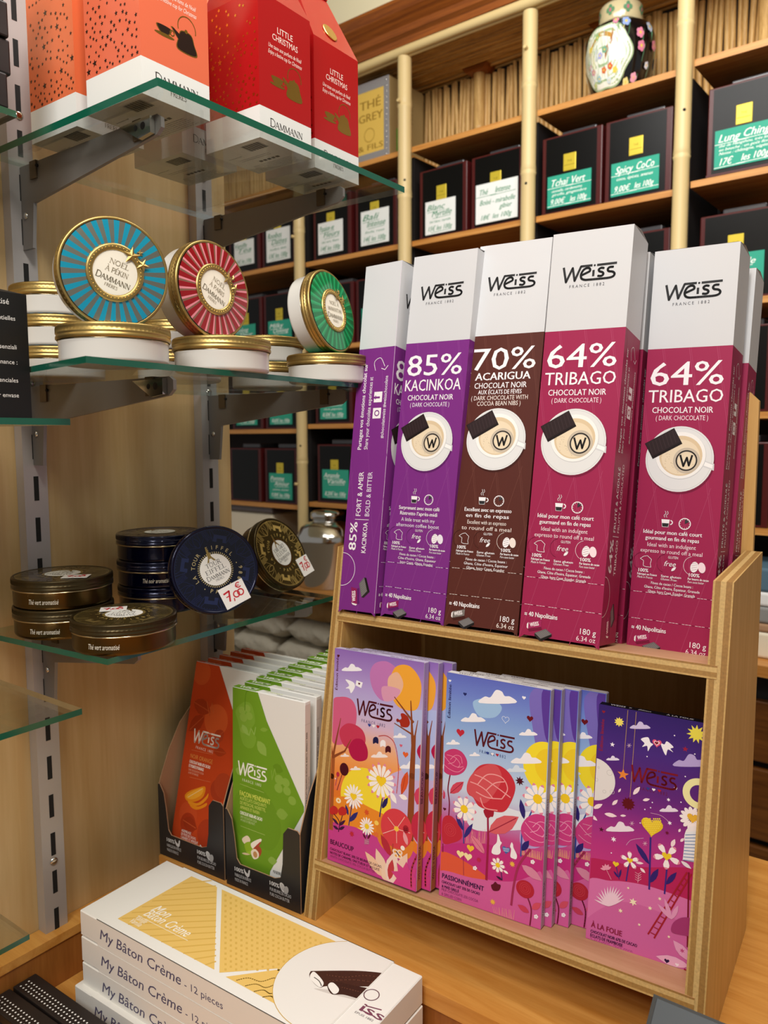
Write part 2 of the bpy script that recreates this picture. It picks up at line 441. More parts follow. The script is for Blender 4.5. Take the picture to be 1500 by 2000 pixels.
    def curve(s, pts, w, col, mat=None, w2=None, n=6):
        o = []; P = [pts[0]]+list(pts)+[pts[-1]]
        for i in range(1, len(P)-2):
            a, b, c, d = P[i-1], P[i], P[i+1], P[i+2]
            for k in range(n):
                t = k/n
                o.append(tuple(.5*((2*b[j])+(-a[j]+c[j])*t+(2*a[j]-5*b[j]+4*c[j]-d[j])*t*t+(-a[j]+3*b[j]-3*c[j]+d[j])*t**3) for j in (0, 1)))
        o.append(tuple(pts[-1])); s.line(o, w, col, mat, w2)
    def text(s, txt, x, y, h, col, bold=0.0, shear=0.0, align='c', width=None, rot=0.0, spacing=1.0, mat=None):
        """h = cap height; x, y = baseline anchor; layout units; width fits the line"""
        vs, fs, adv = glyphs(txt, 0, shear, spacing)
        if not vs: return
        if s.H is not None:
            p = s.m((x, y)); x, y = p; h *= s.ky
            if width: width *= s.kx
        k = h/CAP; kx = (width/adv) if width else k
        off = {'l': 0, 'c': -.5, 'r': -1}[align]*adv*kx
        ca, sa = math.cos(rot), math.sin(rot); out = []
        for a, b in vs:
            a = a*kx+off; b = b*k; out.append((x+a*ca-b*sa, y+a*sa+b*ca))
        if s.clip:
            x0, y0, x1, y1 = s.clip
            fs = [f for f in fs if all(x0 <= out[i][0] <= x1 and y0 <= out[i][1] <= y1 for i in f)]
            if not fs: return
        bd = bold*h/CAP*1.1
        for q in ((-bd, bd) if bold else (0,)):
            s.mb.add([s.fn(a+q*ca, b+q*sa, s.l) for a, b in out], fs, mat or s.mat, lin(col) if isinstance(col, str) else col); s.up()
    def serif(s, txt, x, y, h, col, align='c', width=None, rot=0.0, small=None, mat=None, thick=.13, thin=.055):
        """roman capitals with serifs; small = height ratio of letters after the first"""
        if s.H is not None:
            x, y = s.m((x, y)); h *= s.ky
            if width: width *= s.kx
        items = []; cx = 0
        for i, ch in enumerate(txt):
            acc = None
            if ch in ACC: ch, acc = ACC[ch]
            w, st, sf = SERIF.get(ch, SERIF['I']); sc = small if (small and i > 0) else 1.0
            items.append((cx, sc, st, sf, acc, w)); cx += w*sc*.94
        kx = (width/cx) if width else h; off = {'l': 0, 'c': -.5, 'r': -1}[align]*cx*kx
        ca, sa = math.cos(rot), math.sin(rot)
        def P(px, py, ox, sc):
            a = (ox+px*sc)*kx+off; b = py*sc*h; return (x+a*ca-b*sa, y+a*sa+b*ca)
        HH, s.H = s.H, None; kk, s.k = s.k, 1.0
        for ox, sc, st, sf, acc, w in items:
            for q in st:
                pts = [P(*p, ox, sc) for p in q[1:]]
                wd = {'T': thick, 't': thin, 'c': (thick+thin)*.5}[q[0]]*h
                s.line(pts, wd, col, mat, cap=q[0] == 'c'); s.l -= s.step
            for fx, fy in sf:
                yy = .02 if fy < .5 else .98
                if fy not in (0, 1): yy = fy
                s.line([P(fx-.12, yy, ox, sc), P(fx+.12, yy, ox, sc)], thin*h*.9, col, mat); s.l -= s.step
            if acc == '"':
                for dx in (-.12, .12): s.ell(P(w/2+dx, 1.2, ox, sc), .06*h, .06*h, col, n=8, mat=mat); s.l -= s.step
            elif acc == '`': s.line([P(w/2-.15, 1.35, ox, sc), P(w/2+.08, 1.14, ox, sc)], thin*h*1.4, col, mat); s.l -= s.step
            elif acc == "'": s.line([P(w/2+.15, 1.35, ox, sc), P(w/2-.08, 1.14, ox, sc)], thin*h*1.4, col, mat); s.l -= s.step
        s.H = HH; s.k = kk; s.up()
    def star(s, c, r, col, n=5, inner=.42, rot=PI/2, mat=None):
        if s.H is not None: c = s.m(c); r *= s.k
        s.raw([(c[0]+(r if i % 2 == 0 else r*inner)*math.cos(rot+PI*i/n), c[1]+(r if i % 2 == 0 else r*inner)*math.sin(rot+PI*i/n)) for i in range(2*n)], col, mat); s.up()
    def heart(s, c, r, col, rot=0.0, mat=None, outline=None):
        if s.H is not None: c = s.m(c); r *= s.k
        ca, sa = math.cos(rot), math.sin(rot); o = []
        for i in range(26):
            t = 2*PI*i/26; a = 16*math.sin(t)**3/16*r; b = (13*math.cos(t)-5*math.cos(2*t)-2*math.cos(3*t)-math.cos(4*t))/16*r
            o.append((c[0]+a*ca-b*sa, c[1]+a*sa+b*ca))
        if outline:
            HH, s.H, kk, s.k = s.H, None, s.k, 1.0
            s.line(o+[o[0]], outline, col, mat); s.H, s.k = HH, kk
        else: s.raw(o, col, mat)
        s.up()
    def petal(s, c, ang, r0, r1, w, col, tip=None):
        """petal from radius r0 to r1 about c"""
        if s.H is not None: c = s.m(c); r0 *= s.k; r1 *= s.k; w *= s.k
        def q(t, h): return (c[0]+t*math.cos(ang)-h*math.sin(ang), c[1]+t*math.sin(ang)+h*math.cos(ang))
        d = r1-r0; L = [(0, .12), (.25, .34), (.55, .5), (.8, .42), (.95, .2), (1, 0)]
        s.raw([q(r0+d*t, w*h) for t, h in L]+[q(r0+d*t, -w*h) for t, h in L[::-1]], col)
        if tip: s.l += s.step; s.raw([q(r0+d*t, w*h) for t, h in L[3:]]+[q(r0+d*t, -w*h) for t, h in L[3:][::-1]], tip)
        s.l += s.step*.1
    def daisy(s, c, r, n=11, core='#f5cf2a', tip='#e58aa6', pet='#fbf4f2', a0=0.0, heart=False):
        for i in range(n): s.petal(c, a0+2*PI*i/n, r*.22, r, r*3.3/n, pet, tip)
        s.up()
        if heart: s.heart(c, r*.34, core)
        else: s.ell(c, r*.3, r*.3, core)
    def leaf(s, a, b, w, col, vein=None):
        """leaf between two points"""
        A, B = s.m(a), s.m(b); w *= s.k; d = math.dist(A, B); ux, uy = (B[0]-A[0])/d, (B[1]-A[1])/d
        L = [(0, 0), (.15, .3), (.4, .5), (.65, .45), (.85, .22), (1, 0)]
        q = lambda t, h: (A[0]+ux*d*t-uy*h*w, A[1]+uy*d*t+ux*h*w)
        s.raw([q(t, h) for t, h in L]+[q(t, -h) for t, h in L[::-1][1:-1]], col); s.up()
        if vein:
            HH, s.H, kk, s.k = s.H, None, s.k, 1.0
            s.line([A, q(.92, 0)], w*.06, vein); s.H, s.k = HH, kk
    def cloud(s, c, w, col='#f4f3fa'):
        x, y = c; h = w*.36; sg = -1 if s.H is not None else 1
        s.smooth([(x-w*.5, y), (x-w*.36, y+sg*h*.5), (x-w*.2, y+sg*h*.45), (x-w*.05, y+sg*h*1.0), (x+w*.12, y+sg*h*.9), (x+w*.2, y+sg*h*.55), (x+w*.36, y+sg*h*.5), (x+w*.5, y)], col, n=4)
    def weiss(s, x, y, w, col, mat=None, sub=True, h=None, subcol=None):
        """the brand lettering; x, y = lower left corner, w = width in face units, h = height"""
        h = h or w*.36; k = h/.36
        q = lambda a, b: (x+a*w, y+b*k)
        HH, s.H, kk, s.k = s.H, None, s.k, 1.0; t = w*.043
        s.line([q(0, .315), q(.066, 0), q(.176, .285), q(.232, .012), q(.335, .30), q(.55, .30)], t, col, mat)
        s.ell(q(.592, .295), w*.02, w*.02, col, n=10, mat=mat)
        s.line([q(.635, .295), q(1.0, .298)], t, col, mat)
        s.curve([q(.36, .115), q(.44, .15), q(.51, .187), q(.50, .24), q(.45, .255), q(.385, .22), q(.345, .13), q(.36, .05), q(.42, .014), q(.5, .008), q(.7, .006), q(.88, .008), q(.955, .035), q(.97, .085), q(.93, .125), q(.865, .14), q(.84, .18), q(.87, .222), q(.945, .222)], t, col, mat, n=4)
        s.line([q(.578, .20), q(.578, .07)], t, col, mat)
        s.curve([q(.77, .215), q(.72, .228), q(.675, .20), q(.69, .16), q(.745, .135), q(.765, .095), q(.73, .06), q(.66, .07)], t, col, mat, n=4)
        if sub: s.text('FRANCE 1882', x+w*.47, y-k*.135, w*.062*(k/w), subcol or col, width=w*.66, spacing=1.5, mat=mat)
        s.H, s.k = HH, kk

def front(y=0.0): return lambda a, b, l: (a, y-l, b)
def topf(z): return lambda a, b, l: (a, b, z+l)
def rightf(x): return lambda a, b, l: (x+l, a, b)

# ================================================================ setting
XW = -0.065
mb = MB(); mb.box((XW-.02, -.3, .3), (XW, .895, 3.3), 'maple'); structure('wall_left', mb)
mb = MB(); mb.box((-4, -2, -.02), (4, 4, 0), 'floor_tile'); structure('floor', mb)
mb = MB(); mb.box((-4, -2, 3.5), (4, 4, 3.55), 'cream_wall'); structure('ceiling', mb)

# ---------------------------------------------------------------- slotted uprights on the maple wall
def upright(y0, label):
    t = thing('slotted_upright', label, 'shelf upright', T(XW, y0, 0), 'slotted uprights on the maple wall')
    b = MB(); b.box((0.0005, 0, .55), (.018, .032, 3.0), 'upright_metal')
    z = .62
    while z < 2.95:
        b.box((.0176, .013, z), (.0184, .0195, z+.0315), 'slot_dark'); z += .0536
    b.build('channel', t)
    for z in (.893, 1.245, 1.535, 1.862, 2.1):
        b = MB(); b.lathe([(.0055, 0), (.0055, .001), (.003, .0022), (.0001, .0024)], 14, 'steel', M=T(.018, .016, z+.04) @ Ry(PI/2)); b.build('screw', t)
    return t
upright(.527, 'grey slotted metal upright on the maple wall, nearer one carrying the left brackets')
upright(.8207, 'grey slotted metal upright near the right end of the maple wall')

# ---------------------------------------------------------------- glass shelves and brackets
def glass_shelf(name_label, quad, z0, th):
    b = MB(); n = len(quad)
    vs = [(x, y, z0) for x, y in quad]+[(x, y, z0+th) for x, y in quad]
    b.add(vs, [list(range(n))[::-1], list(range(n, 2*n))], 'glass_face')
    b.add(vs, [(i, (i+1) % n, n+(i+1) % n, n+i) for i in range(n)], None, fmats=['glass_edge', 'glass_edge', 'glass_edge_far', 'glass_edge_far'])
    o = b.build('glass_shelf'); return tag(o, name_label, 'shelf', 'glass shelves')
XG = XW+.0215
glass_shelf('top glass shelf with green edge, carrying the red and coral gift boxes', [(XG, .5016), (.2766, .5004), (.2775, .9122), (XG, .91)], 1.8392, .008)
glass_shelf('middle glass shelf carrying the round striped tins with gold rims', [(XG, .462), (.296, .3994), (.256, .90), (XG, .905)], 1.5698, .006)
glass_shelf('lower glass shelf carrying the blue and bronze tins', [(XG, .462), (.1883, .4807), (.1717, .876), (XG, .878)], 1.2617, .0066)
glass_shelf('small glass shelf end at far left, under the black box', [(XG, -.1), (.1706, -.1), (.1706, .46), (XG, .46)], 1.518, .0065)
glass_shelf('small empty glass shelf end at lower left, below the bronze tins', [(XG, -.1), (.1696, -.1), (.1696, .46), (XG, .46)], 1.2094, .0066)
glass_shelf('lowest glass shelf end at far left, just above the counter ledge', [(XG, -.1), (.037, -.1), (.037, .46), (XG, .46)], .900, .0066)
glass_shelf('glass shelf end at the top left corner, under the stacked black cartons', [(XG, -.1), (.095, -.1), (.095, .46), (XG, .46)], 1.840, .0068)

def bracket(y, zt, tip, label, catch=False):
    t = thing('shelf_bracket', label, 'bracket', T(XW+.0186, y, zt), 'grey shelf brackets')
    L = tip-(XW+.0186); b = MB()
    prof = [(0, 0), (L-.006, 0), (L, -.004), (L, -.014), (L-.008, -.02), (.028, -.047), (.022, -.1), (0, -.1)]
    b.prism(prof, lambda p, q, d: (p, d, q), -.0022, .0022, 'bracket_metal', side='grey_metal')
    b.build('arm', t)
    for px in (.026, L-.045):
        c = MB(); c.box((px, -.0045, -.02), (px+.014, .0045, .001), 'clip_brown')
        c.tube([(px+.015, -.005, -.006), (px+.015, .005, -.006)], .0018, 'slot_dark')
        c.build('glass_clip', t)
    if catch:
        c = MB(); c.prism([(L-.062, -.003), (L-.010, -.002), (L-.010, -.019), (L-.030, -.0215)], lambda p, q, d: (p, d, q), -.0085, -.0026, 'steel')
        for px, r in ((L-.034, .003), (L-.022, .004)): c.lathe([(r, 0), (.0001, .0006)], 12, 'slot_dark', M=T(px, -.0086, -.010) @ Rx(PI/2))
        c.build('catch', t)
    c = MB(); c.lathe([(.004, 0), (.004, .0015), (.0001, .002)], 10, 'steel', M=T(.01, -.0022, -.06) @ Rx(PI/2)); c.build('rivet', t)
    return t
bracket(.543, 1.8392, .229, 'grey bracket under the left part of the top glass shelf', True)
bracket(.837, 1.8392, .231, 'grey bracket under the right part of the top glass shelf')
bracket(.543, 1.5698, .236, 'grey bracket under the left part of the middle glass shelf', True)
bracket(.837, 1.5698, .233, 'grey bracket under the right part of the middle glass shelf')
bracket(.543, 1.2617, .158, 'grey bracket under the left part of the lower glass shelf')
bracket(.837, 1.2617, .163, 'grey bracket under the right part of the lower glass shelf')

# ---------------------------------------------------------------- counter
ZC = .8805
ct = thing('shop_counter', 'wooden shop counter with a recessed front, carrying the plywood stand and boxes', 'counter', T(0, 0, 0))
b = MB(); b.box((-.022, .695, ZC-.022), (1.7, 1.211, ZC), {'*': 'cherry', '-y': 'cherry'}); b.build('worktop', ct)
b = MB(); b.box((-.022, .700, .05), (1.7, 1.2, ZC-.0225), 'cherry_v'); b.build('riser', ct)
b = MB(); b.box((XW+.0006, -.4, .824), (-.032, .6945, .836), 'cherry'); b.box((XW+.0006, .6945, .824), (-.0222, 1.2, .836), 'cherry'); b.build('ledge', ct)
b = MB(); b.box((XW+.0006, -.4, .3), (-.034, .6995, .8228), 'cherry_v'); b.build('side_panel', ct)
b = MB(); b.box((-.0335, -.4, .74), (1.7, .6995, .765), 'cherry'); b.build('recess_floor', ct)

# ---------------------------------------------------------------- tea wall
TP0 = Vector((-0.2274, 2.36, 0)); TA = math.radians(-2.467)
TM = T(*TP0) @ Rz(TA)                      # local x along the shelves, y into the wall, z up
tw = thing('tea_shelving', 'bamboo and wood wall shelving filled with black tea tins', 'shelving', TM)
DEP = .30
# back, base, shelves
b = MB(); b.box((-2.4, DEP, .0), (1.6, DEP+.02, 2.868), 'shelf_back'); b.build('back_panel', tw)
for z in (2.529, 2.203, 1.866, 1.556, 1.236):
    for (s0, s1, dz) in ((-2.4, -1.062, .012), (-1.016, -.53, 0), (-.483, -.034, 0), (.012, .448, 0), (.494, 1.6, .012)):
        dd = dz if (z < 2.3 or s0 > 0) else 0
        if z < 1.6 and s0 < -1.2: dd = -.018
        b = MB(); b.box((s0, .0, z-.018+dd), (s1, DEP-.001, z+dd), 'shelf_wood'); b.build('shelf', tw)
# base cabinet: worktop, open cubby with packs on the left, drawers on the right
for s in (-1.039, -.506, -.011, .471):
    b = MB(); b.box((s-.012, .03, .905), (s+.012, DEP-.001, 2.505), 'shelf_back'); b.build('added_gap_board', tw)  # dark board, added so the gap behind each pole stays dark
b = MB(); b.box((-2.42, .0, .1), (-2.4, DEP, 2.86), 'shelf_back'); b.build('end_panel', tw)
b = MB(); b.box((-2.4, -.14, .872), (1.6, DEP-.002, .903), 'shelf_wood'); b.build('base_worktop', tw)
b = MB(); b.box((-.62, -.06, .02), (.55, DEP-.003, .868), 'drawer_wood'); b.build('base_cabinet', tw)
for z0, z1 in ((.62, .79), (.40, .60), (.12, .38)):
    b = MB(); b.rbox((.56, -.085, z0), (1.5, -.06, z1), .004, 'drawer_wood'); d = b.build('drawer', tw)
    k = MB(); k.lathe([(.004, 0), (.012, .012), (.012, .02), (.0001, .024)], 14, 'steel', M=T(1.0, -.085, (z0+z1)/2) @ Rx(PI/2)); k.build('knob', d)
b = MB(); b.box((.555, -.055, .02), (1.55, DEP-.003, .868), 'shelf_back'); b.build('drawer_carcass', tw)
b = MB(); b.box((-2.4, -.08, .30), (-.63, DEP-.003, .325), 'shelf_wood'); b.build('cubby_floor', tw)
# bamboo poles with nodes
def pole(s, z0, z1, r, seed, y=-.012):
    R = random.Random(seed); b = MB(); nodes = sorted([z0+.1+R.random()*.1+i*.32 for i in range(int((z1-z0)/.32)+1)])
    prof = [(r, z0)]
    for z in nodes:
        if z > z1-.04: break
        prof += [(r*.985, z-.012), (r*1.10, z-.003), (r*.98, z), (r*1.07, z+.004), (r, z+.02)]
    prof += [(r, z1)]
    b.lathe(prof, 20, 'bamboo', M=T(s, y, 0), capb=True, capt=True)
    p = b.build('bamboo_pole', tw)
    q = MB()
    for i in range(6):
        z = z0+(i+.5)*(z1-z0)/6+R.uniform(-.06, .06); a = -PI/2+R.uniform(-.7, .7)
        c = Vector((s+r*math.cos(a), y+r*math.sin(a), z))
        if i % 2: q.tube([c, c+Vector((math.cos(a)*.012, math.sin(a)*.012, .002))], .006, 'bamboo', 8)
        else: q.lathe([(.0045, 0), (.0001, .0012)], 8, 'slot_dark', M=T(*c) @ Rz(a) @ Ry(PI/2))
    q.build('knot', p)
pole(-1.039, .90, 2.40, .0225, 1); pole(-.506, .90, 2.835, .0245, 2); pole(-.011, .90, 2.825, .0235, 3); pole(.471, .90, 2.835, .0222, 4)
# reed lining of the top compartment
b = MB()
s = -2.4
R = random.Random(5)
while s < 1.6:
    r = R.uniform(.007, .011)
    b.tube([(s+r, DEP-.012, 2.531), (s+r+R.uniform(-.004, .004), DEP-.012, 2.66), (s+r+R.uniform(-.006, .006), DEP-.012, 2.842+R.uniform(-.010, .010))], r, 'reed', 7)
    s += 2*r+.0008
b.build('reed_lining', tw)
for s in (-.37, .125, .61, -.86, 1.1):
    b = MB(); b.lathe([(.021, 2.531), (.0205, 2.64), (.023, 2.645), (.0205, 2.65), (.021, 2.85)], 16, 'reed', M=T(s, DEP-.035, 0)); b.build('rear_pole', tw)
    b = MB(); b.prism([(-.06, 2.862), (.06, 2.862), (.035, 2.835), (-.035, 2.835)], lambda p, q, d: (s+p, d, q), DEP-.07, DEP-.002, 'cornice'); b.build('pole_cap', tw)
b = MB(); y = -.005
while y < DEP:
    r = R.uniform(.006, .009); b.tube([(-2.4, y+r, 2.868-r), (-.2, y+r+R.uniform(-.003, .003), 2.866-r), (1.6, y+r, 2.868-r)], r, 'reed_h', 7); y += 2*r+.0004
b.build('reed_ceiling', tw)
b = MB(); b.box((-2.4, -.02, 2.869), (1.6, DEP+.02, 2.885), 'shelf_back'); b.build('top_board', tw)
for y, z, r in ((-.03, 2.846, .015), (-.012, 2.838, .009)):
    b = MB(); b.tube([(-2.4+i*.24, y, z+.002*math.sin(i*1.7)) for i in range(15)], [r*(1+.08*(i % 3 == 1)) for i in range(15)], 'bamboo', 12); b.build('bamboo_rail', tw)
# cornice with stepped moulding
b = MB()
prof = [(-.02, 2.862), (-.035, 2.864), (-.04, 2.884), (-.055, 2.892), (-.06, 2.912), (-.10, 2.94), (-.115, 2.962), (-.115, 2.974), (.0, 2.974), (.0, 2.862)]
b.prism(prof, lambda p, q, d: (d, p, q), -2.4, 1.6, 'cornice'); b.build('cornice', tw)
mb = MB(); mb.box((-2.4, .0, 2.978), (1.7, .1, 3.495), 'cream_wall', M=TM); structure('wall_back', mb)

# ================================================================ tea tins on the wall shelving
def tea_tin(s, zb, label, card=None, lines=None, w=.2, h=.236, yaw=0.0, gold=True, badge='#d6be3a', lid_off=0.0, dep=.2, y=.012):
    t = thing('tea_tin', label, 'tea tin', TM @ T(s, y, zb) @ Rz(yaw), 'black tea tins on the wall shelving')
    b = MB(); b.rbox((0, .002, 0), (w, dep, h), .003, 'burgundy')
    f = lambda x0, x1, z0, z1, l, m: b.box((x0, .002-l, z0), (x1, .004, z1), m)
    f(.014, w-.017, .006, h-.006, .0012, 'black_tin'); f(.0, w, 0, .006, .0008, 'burgundy')
    b.build('tin_body', t)
    l = MB(); l.rbox((.05+lid_off, .035, h), (.05+lid_off+.115, dep-.035, h+.02), .004, 'lid_grey'); l.build('lid', t)
    if gold:
        g = MB(); a = MB()
        g.rbox((w*.37, -.0008, h*.52), (w*.37+.042, .003, h*.52+.052), .0015, 'label_gold')
        A = Art(g, front(-.0008)); cx = w*.37+.021
        A.rect(w*.37+.003, h*.52+.016, w*.37+.039, h*.52+.018, '#a8902a'); A.text('THÉ', cx, h*.52+.026, .006, '#8a741e')
        g.build('gold_label', t)
    if card:
        g = MB(); x0, z0, x1, z1 = card['box']
        g.box((x0, -.002, z0), (x1, -.0002, z1), 'print', lin(card['bg']))
        A = Art(g, front(-.002), (x0, z0, x1, z1)); W_ = x1-x0; H_ = z1-z0
        for (tx, fx, fz, hh, ww) in lines:
            A.text(tx, x0+W_*fx, z0+H_*fz, hh*H_, card['ink'], bold=.012, shear=.35, width=ww*W_ if ww else None)
            if hh > .13: A.line([(x0+W_*(fx-.3), z0+H_*(fz-.05)), (x0+W_*(fx+.3), z0+H_*(fz-.035))], .0015, card['ink'])
        g.build('price_card', t)
    return t
TEAL = dict(bg='#35a288', ink='#f2f6f0'); WHT = dict(bg='#e9ebe8', ink='#3e8a64')
def card(base, x0, z0, x1, z1): d = dict(base); d['box'] = (x0, z0, x1, z1); return d
def L2(a, b, price, extra=None):
    o = [(a, .36, .72, .17, .6), (b, .55, .52, .17, .66), (price, .5, .1, .14, .8)]
    if extra: o.insert(2, (extra, .5, .34, .07, .7))
    return o
r1, r2, r3, r4 = 2.2045, 1.8675, 1.5575, 1.2375
B0 = .012
tea_tin(-1.50, r1+B0, 'black tea tin with white card, left one behind the right bracket of the top shelf', card(WHT, .04, .03, .165, .135), L2('Vanille', 'Tea', '16€ les 100g'))
tea_tin(-1.285, r1+B0, 'black tea tin with white card just left of the leftmost bamboo pole', card(WHT, .03, .02, .17, .15), L2('Rooibos', 'Dattes', '13€ les 100g', 'rooibos, datte'))
tea_tin(-.985, r1, 'black tea tin with white card just right of the leftmost bamboo pole', card(WHT, .03, .02, .16, .14), L2('Passion et', 'Fleurs', '14€ les 100g', 'thé vert, fleurs'))
tea_tin(-.762, r1, 'black tea tin with white card left of the second bamboo pole, under the yellow chest', card(WHT, .03, .02, .165, .145), L2('Bali', 'Intense', '14€ les 100g', 'litchi, rose'))
tea_tin(-.459, r1, 'black tea tin with narrow white card just right of the second bamboo pole', card(WHT, .028, .012, .155, .125), L2('Blanc', 'Myrtille', '15€ les 100g', 'thé blanc, myrtille'))
tea_tin(-.241, r1, 'black tea tin with a wide four line white card, left of the third pole', card(WHT, .02, .014, .18, .142), [('Thé', .2, .72, .14, .2), ('Intense', .65, .72, .15, .36), ('Boisé - mirabelle', .52, .46, .13, .84), ('gibier', .72, .3, .12, .3), ('18€  les 100g', .5, .08, .12, .74)])
tea_tin(.024, r1, 'black tea tin with green card just right of the third pole, below the jar', card(TEAL, .022, .018, .168, .115), [('Tchaï', .3, .66, .22, .4), ('Vert', .72, .66, .22, .3), ('cannelle, cardamome', .45, .48, .08, .7), ('girofle, gingembre', .5, .36, .08, .8), ('9,00€', .25, .1, .17, .34), ('les 100g', .72, .1, .17, .38)])
tea_tin(.234, r1, 'black tea tin with green card just left of the rightmost bamboo pole', card(TEAL, .022, .014, .166, .11), [('Spicy', .28, .66, .22, .38), ('CoCo', .72, .68, .22, .36), ('coco, épices, ananas', .5, .46, .09, .76), ('9,00€', .25, .12, .18, .34), ('les 100g', .7, .14, .17, .4)])
tea_tin(.531, r1+.016, 'black tea tin with large densely written green card, right of the rightmost pole', card(TEAL, .022, .016, .182, .118), [('Lung', .24, .68, .2, .36), ('Ching', .68, .7, .2, .42), ('thé de Hangzhou, très long', .5, .55, .07, .85), ('en bouche : un goût floral', .5, .45, .07, .85), ('Notes : châtaigne, végétale', .5, .35, .07, .85), ('17€', .2, .08, .18, .22), ('les 100g', .66, .1, .17, .44)])
# second row
tea_tin(-1.495, r2, 'black tea tin with green card, half hidden behind the red striped tin', card(TEAL, .03, .02, .16, .125), L2('Oolong', 'Fleur', '9€ les 100g'))
tea_tin(-1.283, r2, 'black tea tin with green card between the red and green striped tins', card(TEAL, .03, .018, .17, .125), L2('Milky', 'Oolong', '12€ les 100g'), badge='#e8d478')
tea_tin(-.975, r2, 'black tea tin behind the green striped tin, left one of its bay', card(TEAL, .03, .018, .165, .125), L2('Sencha', 'Rose', '9€ les 100g'))
tea_tin(-.762, r2, 'black tea tin between the green striped tin and the purple box', card(TEAL, .03, .018, .165, .125), L2('Genmai', 'Cha', '9€ les 100g'))
tea_tin(.022, r2, 'black tea tin whose dark top shows above the brown box')
tea_tin(.236, r2, 'black tea tin whose top shows right of the tallest magenta box')
tea_tin(.52, r2+.012, 'black tea tin with green card partly hidden by the rightmost magenta box', card(TEAL, .03, .018, .172, .122), [('Fleur de', .5, .7, .16, .7), ('Chine', .6, .42, .16, .5), ('9€ les 100g', .55, .1, .14, .8)], w=.205)
# third row
tea_tin(-1.50, r3-.018, 'black tea tin with green card, leftmost below the middle glass shelf', card(TEAL, .03, .018, .165, .115), L2('Épices', 'Miel', '8€ les 100g'))
tea_tin(-1.283, r3-.018, 'black tea tin with green card below the middle shelf bracket', card(TEAL, .03, .018, .165, .12), L2('Quatre', 'Fruits', '8,60€ les 100g'))
tea_tin(-.985, r3, 'black tea tin with green card below the middle shelf, right of the pole', card(TEAL, .03, .018, .17, .125), L2('Thé', 'Lemon', '8,50€ les 100g', 'citron, gingembre'))
tea_tin(.525, r3+.012, 'black tea tin with burgundy edge at the right border, upper one', w=.2)
# fourth row
tea_tin(-1.525, r4-.018, 'black tea tin without any card behind the bracket', w=.205, gold=False)
tea_tin(-1.294, r4-.018, 'black tea tin with green card above the bronze tin, left of the pole', card(TEAL, .03, .018, .17, .13), L2('Pomme', 'Amour', '9,00€ les 100g', 'pomme, caramel'))
tea_tin(-.978, r4, 'black tea tin with green card above the steel canister, left of purple box', card(TEAL, .03, .018, .172, .135), L2('Amande', 'Vanille', '8,20€ les 100g'))
tea_tin(.528, r4+.012, 'black tea tin with burgundy edge at the right border, lower one', w=.2)

# ---------------------------------------------------------------- things on top of the shelving
def cyl_fn(R_of_z, sgn=1):
    return lambda a, z, l: ((R_of_z(z)+l)*math.sin(a), -(R_of_z(z)+l)*math.cos(a), z)
jr = thing('ginger_jar', 'black porcelain ginger jar with flowers and a white garden panel', 'jar', TM @ T(.232, .112, 2.5295) @ Matrix.Diagonal((1.03, 1.03, 1.21, 1)))
prof = [(.066, 0), (.07, .004), (.084, .03), (.096, .07), (.101, .11), (.1, .145), (.09, .168), (.072, .178), (.06, .18), (.058, .186)]
b = MB(); b.lathe(prof, 44, 'porcelain', lin('#0d0c0d'), capb=True, capt=True)
zz = [p[1] for p in prof[:9]]; rr = [p[0] for p in prof[:9]]
RZ = lambda z: float(np.interp(z, zz, rr))
A = Art(b, cyl_fn(RZ), mat='porcelain', lift=6e-4, step=2e-5)
def ringfill(c, rx, ry, col, rings=8, n=64, wob=0.0):
    vs = []; fs = []
    for k in range(rings+1):
        for i in range(n):
            t = 2*PI*i/n; q = k/rings*(1+wob*math.cos(6*t)); vs.append(A.fn(c[0]+rx*q*math.cos(t), c[1]+ry*q*math.sin(t), A.l))
    for k in range(rings):
        for i in range(n): j = (i+1) % n; fs.append((k*n+i, k*n+j, (k+1)*n+j, (k+1)*n+i))
    b.add(vs, fs, 'porcelain', lin(col), True); A.up()
ringfill((-.12, .088), .86, .077, '#9fb58a', wob=.05); ringfill((-.12, .088), .82, .073, '#ecebdf', wob=.05)
def flower(a, z, r, col, core='#e6c85a', ry=None):
    for i in range(5):
        t = 2*PI*i/5; A.ell((a+r*9.5*.6*math.cos(t), z+r*.6*math.sin(t)), r*9.5*.5, r*.5, col, n=10)
    A.ell((a, z), r*9.5*.35, r*.35, core, n=8)
A.curve([(.2, .15), (.14, .12), (.02, .10), (-.05, .085)], .02, '#a8672c'); A.curve([(.14, .13), (-.2, .14), (-.5, .12), (-.6, .1)], .011, '#b98a3c')
for a, z, c in ((-.55, .115, '#d9c24a'), (-.3, .135, '#8fae6a'), (-.62, .075, '#d87f96'), (-.5, .06, '#d0607f'), (.1, .06, '#d4562a'), (-.1, .055, '#d4622a'), (.25, .05, '#e3c94e'), (-.3, .04, '#9fc0c8'), (-.2, .09, '#a7a5d8'), (-.05, .1, '#6fa58a'), (.35, .075, '#b9c79a'), (-.5, .03, '#b7c98e'), (.05, .03, '#c9d6dc')):
    flower(a, z, .0075, c)
for i in range(50):
    a = -.12+rnd.uniform(-.7, .7); z = .088+rnd.uniform(-.06, .06)
    A.ell((a, z), .035, .003, rnd.choice(['#8fb08a', '#c9d3b0', '#d8c98a', '#b7c4d4']), rot=rnd.uniform(0, 3), n=8)
